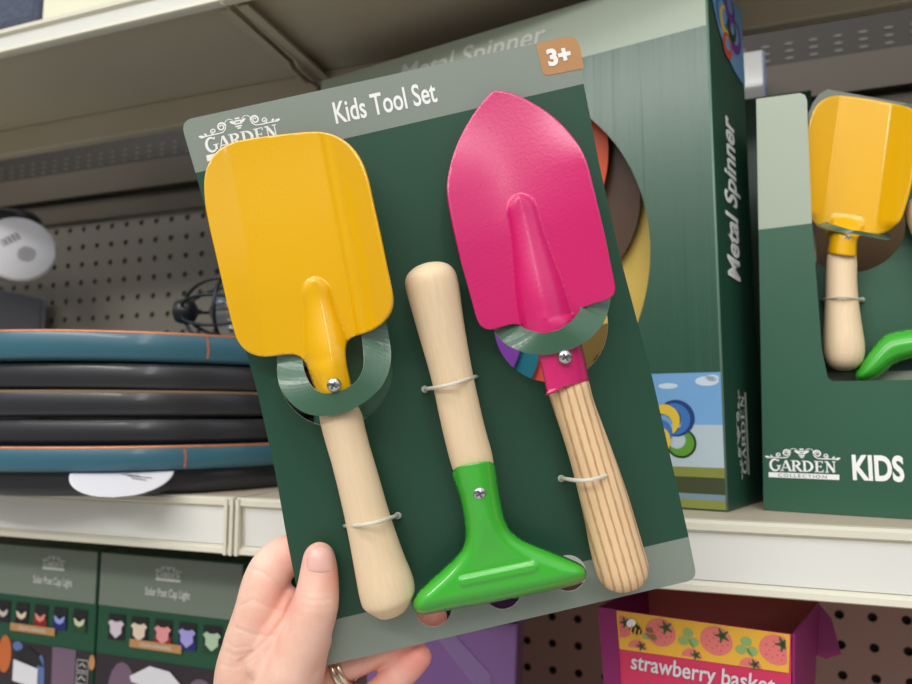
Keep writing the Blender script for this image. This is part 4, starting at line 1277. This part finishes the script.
# ================================================================ STRAWBERRY BASKET BAG (lower right)
sa = V(-.0, .45, 0)
A0 = CAM + ray(618, 609.4) * (.4345 / ray(618, 609.4).y); B0 = CAM + ray(791, 631.4) * (.4190 / ray(791, 631.4).y)
B0.z = A0.z
ex = (B0 - A0); BW = ex.length; ex.normalize(); ed = Vector((-ex.y, ex.x, 0))
BH = A0.z - (Z0 - .3335)
BP = Plane(Vector((A0.x, A0.y, Z0 - .3335)), ex, Vector((0, 0, 1)))
r = root('strawberry_basket_kit', Matrix.Translation(BP.at(BW / 2, 0, -.04)), 'magenta open topped strawberry basket grow kit below the middle shelf', 'grow kit')
BD = .072
mb = MB()
tx = lambda y: .004 * (1 - y / BH)    # sides lean in slightly downwards
def wall_quad(p, q, m, name, t=.0012):
    v = [p[0], p[1], q[1], q[0]]
    mb = MB(); mb.add(v, [(0, 1, 2, 3)])
    o = mb.build(name, m, r, False, recalc=False); mod_solid(o, t, 0); return o
ins = .010
bot = [BP.at(ins, 0), BP.at(BW - ins, 0), BP.at(BW - ins, 0, -BD + .01), BP.at(ins, 0, -BD + .01)]
lw_ = .012
top = [BP.at(-lw_, BH), BP.at(BW, BH), BP.at(BW + .010, BH + .002, -BD), BP.at(-lw_ + .012, BH, -BD)]
mb = MB(); mb.add([BP.at(ins - .004, 0), BP.at(BW - ins, 0), BP.at(BW, BH - .0006), BP.at(-.002, BH - .0006)], [(0, 1, 2, 3)]); o = mb.build('front_wall', M['bagpink'], r, False, recalc=False); mod_solid(o, .001, -1)
wall_quad((BP.at(ins - .010, 0, .0), BP.at(ins - .003, 0, .0006)), (BP.at(-lw_, BH, .0), BP.at(-.001, BH, .0006)), M['bagmag'], 'side_fold')
wall_quad((bot[0] - ex * .008, bot[3]), (top[0], top[3]), M['bagmag'], 'side_wall')
wall_quad((bot[1] + ex * .0012, bot[2] + ex * .0012), (top[1] + ex * .0012, top[2] + ex * .0012), M['bagmag'], 'side_wall')
wall_quad((bot[3], bot[2]), (top[3], top[2]), M['bagin'], 'back_wall')
mb = MB(); mb.add([v - Vector((0, 0, -.0012)) for v in bot], [(0, 1, 2, 3)]); o = mb.build('base', M['bagin'], r, False); mod_solid(o, .001, -1)
# folded gusset wing at the back right
vs = [top[2], top[2] + ex * .008 - Vector((0, 0, .010)), top[2] + ex * .012 - Vector((0, 0, .030)), top[2] + ex * .004 - Vector((0, 0, .034)), top[2] - Vector((0, 0, .032)) - ex * .004]
mb = MB(); mb.add(vs, [(0, 1, 2, 3, 4)]); o = mb.build('gusset_fold', M['bagmag'], r, False); mod_solid(o, .0015, 0)
fb = lambda h: (lambda x, y: BP.at(x, y, h))
YB = .0225
mb = MB()
def pin(pts, h, mi): mb.poly(fb(h), [(x, y) for x, y in pts], mi)
pin([(.0005, BH - YB), (BW - .002, BH - YB + .002), (BW - .0006, BH - .0007), (-.0012, BH - .0007)], .0004, 0)
def berry(cx, cy, s=1.0, half=None):
    n = 22; pts = []
    for k in range(n):
        a_ = 2 * PI * k / n
        rx = .0115 * s; x = rx * math.cos(a_); y = .0105 * s * math.sin(a_)
        if y < 0: x *= 1.05 - .1 * abs(y) / .0105
        pts.append((cx + x - .003 * s, cy + y * 1.0))
    pts = [(min(max(x, .0008), BW - .0025), min(max(y, BH - YB + .0022), BH - .001)) for x, y in pts]
    pin(pts, .0007, 1)
    for k in range(14):
        x = cx - .003 * s + .0085 * s * math.cos(k * 2.4) * math.sqrt((k + .5) / 14); y = cy + .0085 * s * math.sin(k * 2.4) * math.sqrt((k + .5) / 14)
        if BH - YB + .003 < y < BH - .002 and .001 < x < BW - .003: mb.disc(fb(.0009), (x, y), .0005, .0005, 6, 2)
    for k in range(5):
        a_ = .7 + k * 1.25
        x, y = cx + .0015 * s, cy + .0045 * s
        e = (x + .0055 * s * math.cos(a_), y + .0055 * s * math.sin(a_))
        e = (min(e[0], BW - .003), min(e[1], BH - .0015))
        if y < BH - .002: mb.ribbon(fb(.0011), [(x, y), e], [.0032 * s, .0006], 3)
def clover(cx, cy, s=1.0):
    for k in range(3):
        a_ = PI / 2 + k * 2.1
        y = cy + .004 * s * math.sin(a_)
        if y - .0033 * s > BH - YB + .001: mb.disc(fb(.0007), (cx + .004 * s * math.cos(a_), y), .0036 * s, .003 * s, 12, 4)
    mb.ribbon(fb(.0007), [(cx, cy), (cx + .003, cy - .006 * s)], .001, 4)
st = BW / 3.05
for k in range(3):
    berry(st * (k + .88), BH - .0095, .74)
    clover(st * (k + .88) + st * .5 - .002, BH - .0105, .8) if k < 2 else None
berry(.0035, BH - .0095, .6); clover(.0185, BH - .0115, .6)
for k in range(3):
    berry(st * (k + .42), BH - .0210, .5)
# bumblebee
mb.disc(fb(.0012), (.0105, BH - .0095), .0040, .0028, 14, 5, rot=-.5)
for k in range(3): mb.ribbon(fb(.0014), [(.0085 + k * .0022, BH - .0075 - k * .001), (.0075 + k * .0022, BH - .0125 - k * .0008)], .0008, 0)
mb.disc(fb(.0013), (.0080, BH - .0065), .0030, .0022, 12, 6, rot=.6)
mb.build('berry_border', [M['bagyellow'], M['berry'], M['berrydot'], M['leafdark'], M['leaf'], M['black'], M['white']], r, False, recalc=False)
mb = MB()
text(mb, 'strawberry basket', fb(.0006), .0070, BH - YB - .0130, BW * .83, .0118, .015, .12)
text(mb, 'complete', fb(.0006), BW * .34, BH - YB - .0215, BW * .22, .0040, .01, .1)
mb.build('kit_lettering', M['tagwhite'], r, False, recalc=False)

# ================================================================ PURPLE GROW KIT behind the card's lower edge
q0 = CAM + ray(516, 624) * (.50 / ray(516, 624).y)
r = root('purple_planter_kit', Vector((q0.x - .045, .53, Z0 - .3335)), 'purple open planter kit with a diagonal lighter ribbon, under the held card', 'grow kit')
PW, PD_ = .112, .070
zt = q0.z; zb_ = Z0 - .3335
pe = Vector((math.cos(.16), math.sin(.16), 0)); pd = Vector((-pe.y, pe.x, 0))
T = [q0 - pe * PW, q0.copy(), q0 + pd * PD_, q0 - pe * PW + pd * PD_]
B_ = [Vector((p_.x, p_.y, zb_)) + (Vector((q0.x, q0.y, 0)) - pe * PW / 2 + pd * PD_ / 2 - Vector((p_.x, p_.y, 0))) * .14 for p_ in T]
for i in range(4):
    j = (i + 1) % 4
    mb = MB(); mb.add([B_[i], B_[j], T[j], T[i]], [(0, 1, 2, 3)])
    o = mb.build(('front_wall', 'side_wall', 'back_wall', 'side_wall')[i], M['purple'], r, False, recalc=False); mod_solid(o, .001, 1)
mb = MB(); mb.add([p_ + Vector((0, 0, .001)) for p_ in B_], [(0, 1, 2, 3)]); o = mb.build('base', M['purple'], r, False); mod_solid(o, .001, 0)
PP = Plane(T[0], pe, Vector((0, 0, 1)))
PP = Plane(B_[0], (B_[1] - B_[0]), (T[0] - B_[0] + T[1] - B_[1]))
hh = ((T[0] + T[1]) / 2 - (B_[0] + B_[1]) / 2).length
mb = MB(); mb.add([PP.at(.046, hh - .012, .0016), PP.at(.060, hh - .010, .0016), PP.at(.086, hh - .036, .0016), PP.at(.084, hh - .056, .0016)], [(0, 1, 2, 3)]); o = mb.build('ribbon', M['purplelight'], r, False, recalc=False); mod_solid(o, .0004, 1)
mb = MB(); mb.tube([T[0] - pd * .002, T[1] - pd * .002 + pe * .001, T[2] + pe * .001, T[3], T[0] - pd * .002], .0012, 8); mb.build('rim', M['purplelight'], r)

# ================================================================ THE HAND
SKIN = bpy.data.materials.new('skin'); SKIN.use_nodes = True
nt = SKIN.node_tree; N = nt.nodes; L = nt.links; p = N['Principled BSDF']
p.inputs['Roughness'].default_value = .48
p.inputs['Subsurface Weight'].default_value = .25; p.inputs['Subsurface Scale'].default_value = .004; p.inputs['Subsurface Radius'].default_value = (1, .35, .2)
tc = N.new('ShaderNodeTexCoord')
nz = N.new('ShaderNodeTexNoise'); nz.inputs['Scale'].default_value = 70; nz.inputs['Detail'].default_value = 3; L.new(tc.outputs['Object'], nz.inputs['Vector'])
cr = N.new('ShaderNodeValToRGB'); cr.color_ramp.elements[0].position = .3; cr.color_ramp.elements[1].position = .7
cr.color_ramp.elements[0].color = lin((234, 182, 160)) + (1,); cr.color_ramp.elements[1].color = lin((245, 203, 184)) + (1,)
L.new(nz.outputs[0], cr.inputs[0])
at = N.new('ShaderNodeAttribute'); at.attribute_name = 'flush'
mx = N.new('ShaderNodeMix'); mx.data_type = 'RGBA'; L.new(at.outputs['Fac'], mx.inputs[0]); L.new(cr.outputs[0], mx.inputs[6]); mx.inputs[7].default_value = lin((226, 132, 122)) + (1,)
L.new(mx.outputs[2], p.inputs['Base Color'])
n2 = N.new('ShaderNodeTexNoise'); n2.inputs['Scale'].default_value = 900; n2.inputs['Detail'].default_value = 4; L.new(tc.outputs['Object'], n2.inputs['Vector'])
vo = N.new('ShaderNodeTexVoronoi'); vo.inputs['Scale'].default_value = 1300; L.new(tc.outputs['Object'], vo.inputs['Vector'])
ad = N.new('ShaderNodeMath'); ad.operation = 'ADD'; L.new(n2.outputs[0], ad.inputs[0]); L.new(vo.outputs['Distance'], ad.inputs[1])
b = N.new('ShaderNodeBump'); b.inputs['Strength'].default_value = .25; b.inputs['Distance'].default_value = .0003; L.new(ad.outputs[0], b.inputs['Height']); L.new(b.outputs[0], p.inputs['Normal'])
NAIL = mat('nail', (238, 182, 170), .34, coat=.25, sss=.15, crough=.25)

K = .31 / FPX
def hp(px, py, h): return CP.px(px, py, h)
# chains of (px, py, height over the card, radius in px at card distance)
chains = {
 'thumb': [(319, 558, .0085, 15.5), (319, 572, .0090, 18.5), (318, 588, .0100, 20.5), (315, 606, .0110, 23), (309, 628, .0110, 23.5), (300, 655, .0090, 27), (288, 690, .004, 34), (280, 730, -.004, 42), (276, 790, -.016, 50)],
 'index': [(345, 574, -.0110, 16), (324, 559, -.0120, 18), (299, 553, -.0115, 20.5), (279, 561, -.0095, 22.5), (267, 580, -.0065, 24), (259, 614, -.0055, 26), (248, 650, -.0080, 27), (246, 684, -.012, 33), (256, 735, -.020, 42), (272, 800, -.026, 50)],
 'middle': [(402, 588, -.0095, 14.5), (382, 596, -.0110, 16.5), (352, 608, -.0140, 18), (318, 622, -.0200, 19.5), (290, 648, -.0260, 22), (272, 684, -.0290, 28), (272, 740, -.030, 36), (280, 800, -.030, 46)],
 'ring': [(434, 617, -.0090, 14), (416, 629, -.0105, 15.5), (392, 643, -.0120, 16), (366, 657, -.0150, 16.5), (336, 669, -.0190, 17.5), (306, 690, -.0270, 22), (292, 722, -.0320, 30), (290, 800, -.032, 44)],
 'little': [(420, 657, -.0060, 12.5), (409, 667, -.0065, 15), (393, 681, -.0075, 15.5), (372, 700, -.0100, 16.5), (346, 724, -.0170, 18), (318, 752, -.0280, 24), (300, 800, -.032, 36)],
 'web': [(312, 640, .006, 20), (284, 655, .000, 23), (262, 668, -.007, 24)],
 'fill': [(287, 598, -.0060, 13), (283, 612, -.0040, 17), (276, 634, -.0020, 22), (268, 656, -.0040, 26)],
 'wrist': [(285, 770, -.016, 58), (284, 830, -.020, 56), (280, 900, -.024, 52), (274, 1000, -.03, 56), (262, 1130, -.04, 64)],
}
bmh = bmesh.new()
def add_ball(c, R):
    bmesh.ops.create_icosphere(bmh, subdivisions=3, radius=R, matrix=Matrix.Translation(c))
for nm, ch in chains.items():
    # Catmull-Rom through the joints
    P = [Vector((*hp(a_, b_, h_), r_ * K)) for a_, b_, h_, r_ in ch]
    for i in range(len(P) - 1):
        p0, p1, p2, p3 = P[max(i - 1, 0)], P[i], P[i + 1], P[min(i + 2, len(P) - 1)]
        n = max(2, int((p2.to_3d() - p1.to_3d()).length / (min(p1.w, p2.w) * .16)))
        for q in range(n + (i == len(P) - 2)):
            t = q / n
            v = .5 * ((2 * p1) + (p2 - p0) * t + (2 * p0 - 5 * p1 + 4 * p2 - p3) * t * t + (3 * p1 - p0 - 3 * p2 + p3) * t ** 3)
            R = p1.w * (1 - t) + p2.w * t
            add_ball(v.to_3d(), R)
me = bpy.data.meshes.new('hand_source'); bmh.to_mesh(me); bmh.free()
ho = bpy.data.objects.new('hand_source', me); COL.objects.link(ho)
rm = ho.modifiers.new('remesh', 'REMESH'); rm.mode = 'VOXEL'; rm.voxel_size = .00085; rm.use_smooth_shade = True
sm = ho.modifiers.new('smooth', 'SMOOTH'); sm.factor = .5; sm.iterations = 9
me2 = bpy.data.meshes.new_from_object(ho.evaluated_get(bpy.context.evaluated_depsgraph_get()))
bpy.data.objects.remove(ho); bpy.data.meshes.remove(me)
co = np.zeros(len(me2.vertices) * 3); me2.vertices.foreach_get('co', co); co = co.reshape(-1, 3)
no = np.zeros(len(me2.vertices) * 3); me2.vertices.foreach_get('normal', no); no = no.reshape(-1, 3)
camv = np.array(CAM); d = co - camv
z = d @ np.array(FWD); px = 456 + FPX * (d @ np.array(RIGHT)) / z; py = 342 - FPX * (d @ np.array(UP)) / z
hgt = (co - np.array(oC)) @ np.array(CP.n)
facing = -(no * d).sum(1) / np.linalg.norm(d, axis=1)
P2 = np.stack([px, py], 1)
# flatten what presses on the card, keep front and back apart
inside = (px > 296 + 0 * py) & (py < 660) & (px > 236 + (py - 354) * .26 + 3)
thumbv = inside & (hgt > -.0022) & (py < 640)
co[thumbv] += np.array(CP.n)[None] * np.clip(.0006 - hgt[thumbv], 0, None)[:, None]
behind = inside & (hgt <= -.0022) & (hgt > -.02)
hg2 = (co - np.array(oC)) @ np.array(CP.n)
def polydist(pts):
    P = np.array(pts, float); best = np.full(len(P2), 1e9)
    for a_, b_ in zip(P[:-1], P[1:]):
        dd = b_ - a_; t = np.clip(((P2 - a_) @ dd) / (dd @ dd), 0, 1)
        best = np.minimum(best, np.linalg.norm(P2 - (a_ + t[:, None] * dd), axis=1))
    return best
creases = [([(301, 598), (312, 601), (326, 600), (338, 597)], .00022, 1.3), ([(300, 606), (313, 609), (330, 607)], .00018, 1.2), ([(303, 592), (318, 594), (334, 591)], .00014, 1.2),
           ([(250, 568), (262, 572), (276, 583), (287, 592)], .0004, 1.6), ([(240, 606), (252, 600), (266, 606), (282, 612)], .0003, 1.6), ([(236, 628), (252, 634), (268, 636), (276, 636)], .0003, 1.6),
           ([(292, 600), (284, 618), (270, 636), (256, 650), (240, 662)], .0006, 2.2), ([(222, 650), (236, 656), (252, 652)], .00025, 1.6), ([(218, 664), (234, 668), (250, 662), (262, 650)], .00022, 1.5),
           ([(224, 640), (236, 648), (250, 646)], .0002, 1.4), ([(262, 652), (256, 668), (246, 684)], .0002, 1.8), ([(312, 676), (322, 668), (330, 668)], .0003, 1.6),
           ([(385, 660), (378, 668), (372, 678)], .0002, 1.5), ([(360, 654), (362, 666)], .0002, 1.5), ([(300, 650), (304, 664), (314, 676)], .00012, 2.5)]
fc = np.clip(facing * 2, 0, 1)
for pts, dep, wd in creases:
    dd = polydist(pts)
    co -= no * (dep * np.exp(-(dd / wd) ** 2) * fc)[:, None]
me2.vertices.foreach_set('co', co.reshape(-1))
fl_ = np.zeros(len(co))
for (cx, cy, r_, k_) in ((418, 660, 34, .75), (434, 617, 20, .7), (296, 556, 24, .35), (284, 598, 18, .4), (320, 550, 16, .2), (402, 588, 22, .7), (345, 574, 20, .6), (268, 628, 20, .25), (380, 684, 34, .5)):
    fl_ = np.maximum(fl_, k_ * np.exp(-(((px - cx) ** 2 + (py - cy) ** 2) / r_ ** 2)))
at_ = me2.attributes.new('flush', 'FLOAT', 'POINT'); at_.data.foreach_set('value', fl_)
org = hp(284, 830, -.02)
Mh = Matrix.Translation(org)
me2.transform(Mh.inverted())
me2.materials.clear(); me2.materials.append(SKIN)
for p_ in me2.polygons: p_.material_index = 0; p_.use_smooth = True
hand = bpy.data.objects.new('hand', me2); COL.objects.link(hand); hand.matrix_world = Mh; WM[hand.name] = Mh
tag(hand, "person's light skinned hand pinching the held card between thumb and fingers, wearing a ring", 'hand')
bvh = BVHTree.FromPolygons([Mh @ v.co for v in me2.vertices], [tuple(p_.vertices) for p_ in me2.polygons])
# thumb nail, following the surface
def on_skin(a_, b_, lift):
    d_ = ray(a_, b_).normalized(); h_ = bvh.ray_cast(CAM, d_)
    return (h_[0] if h_[0] else hp(a_, b_, .016)) - d_ * lift
vs, fs = [], []
nu, nv = 18, 22
for j in range(nv + 1):
    v = j / nv
    yy_ = 545.5 + 27.5 * v
    half = 14.2 * (1 - abs(2 * max(0, .30 - v) / .60) ** 2.4 * .35) if v < .3 else 14.2 - 1.0 * sstep(.6, 1, v)
    if v < .12: half *= .72 + .28 * math.sqrt(v / .12)
    cxx = 321 - .5 * v
    for i in range(nu + 1):
        u = -1 + 2 * i / nu
        arch = 3.2 * u * u
        yq = yy_ + (arch * (1 - v) * .9 if v < .5 else arch * .45 - 3.8 * u * u * (v - .5) * 2)
        e = max(abs(u) ** 4, (abs(2 * v - 1)) ** 6)
        vs.append(on_skin(cxx + u * half, yq, .00045 - .0005 * e))
for j in range(nv):
    for i in range(nu):
        k_ = j * (nu + 1) + i; fs.append((k_, k_ + 1, k_ + nu + 2, k_ + nu + 1))
o = mesh('thumb_nail', vs, fs, NAIL, hand)
if (o.data.polygons[100].normal).dot(CP.n) < 0: o.data.flip_normals()
mod_solid(o, .0004, -1)
# ring on the ring finger
rc0 = hp(345, 665.5, -.0178); rc1 = hp(366, 657, -.0150)
axr = (rc1 - rc0).normalized(); u_ = axr.orthogonal().normalized()
r = root('finger_ring', Matrix.Translation(rc0 - Vector((0, 0, .009))), 'polished metal ring with twin bands on the finger under the card', 'ring')
RR = 18.2 * K
for t0_ in (-.0019, .0013):
    mb = MB(); mb.tube([rc0 + axr * t0_ + (u_ * math.cos(q) + axr.cross(u_) * math.sin(q)) * RR * 1.03 for q in [2 * PI * k_ / 64 for k_ in range(64)]], .0017, 10, closed=True)
    mb.build('band', M['ring'], r)
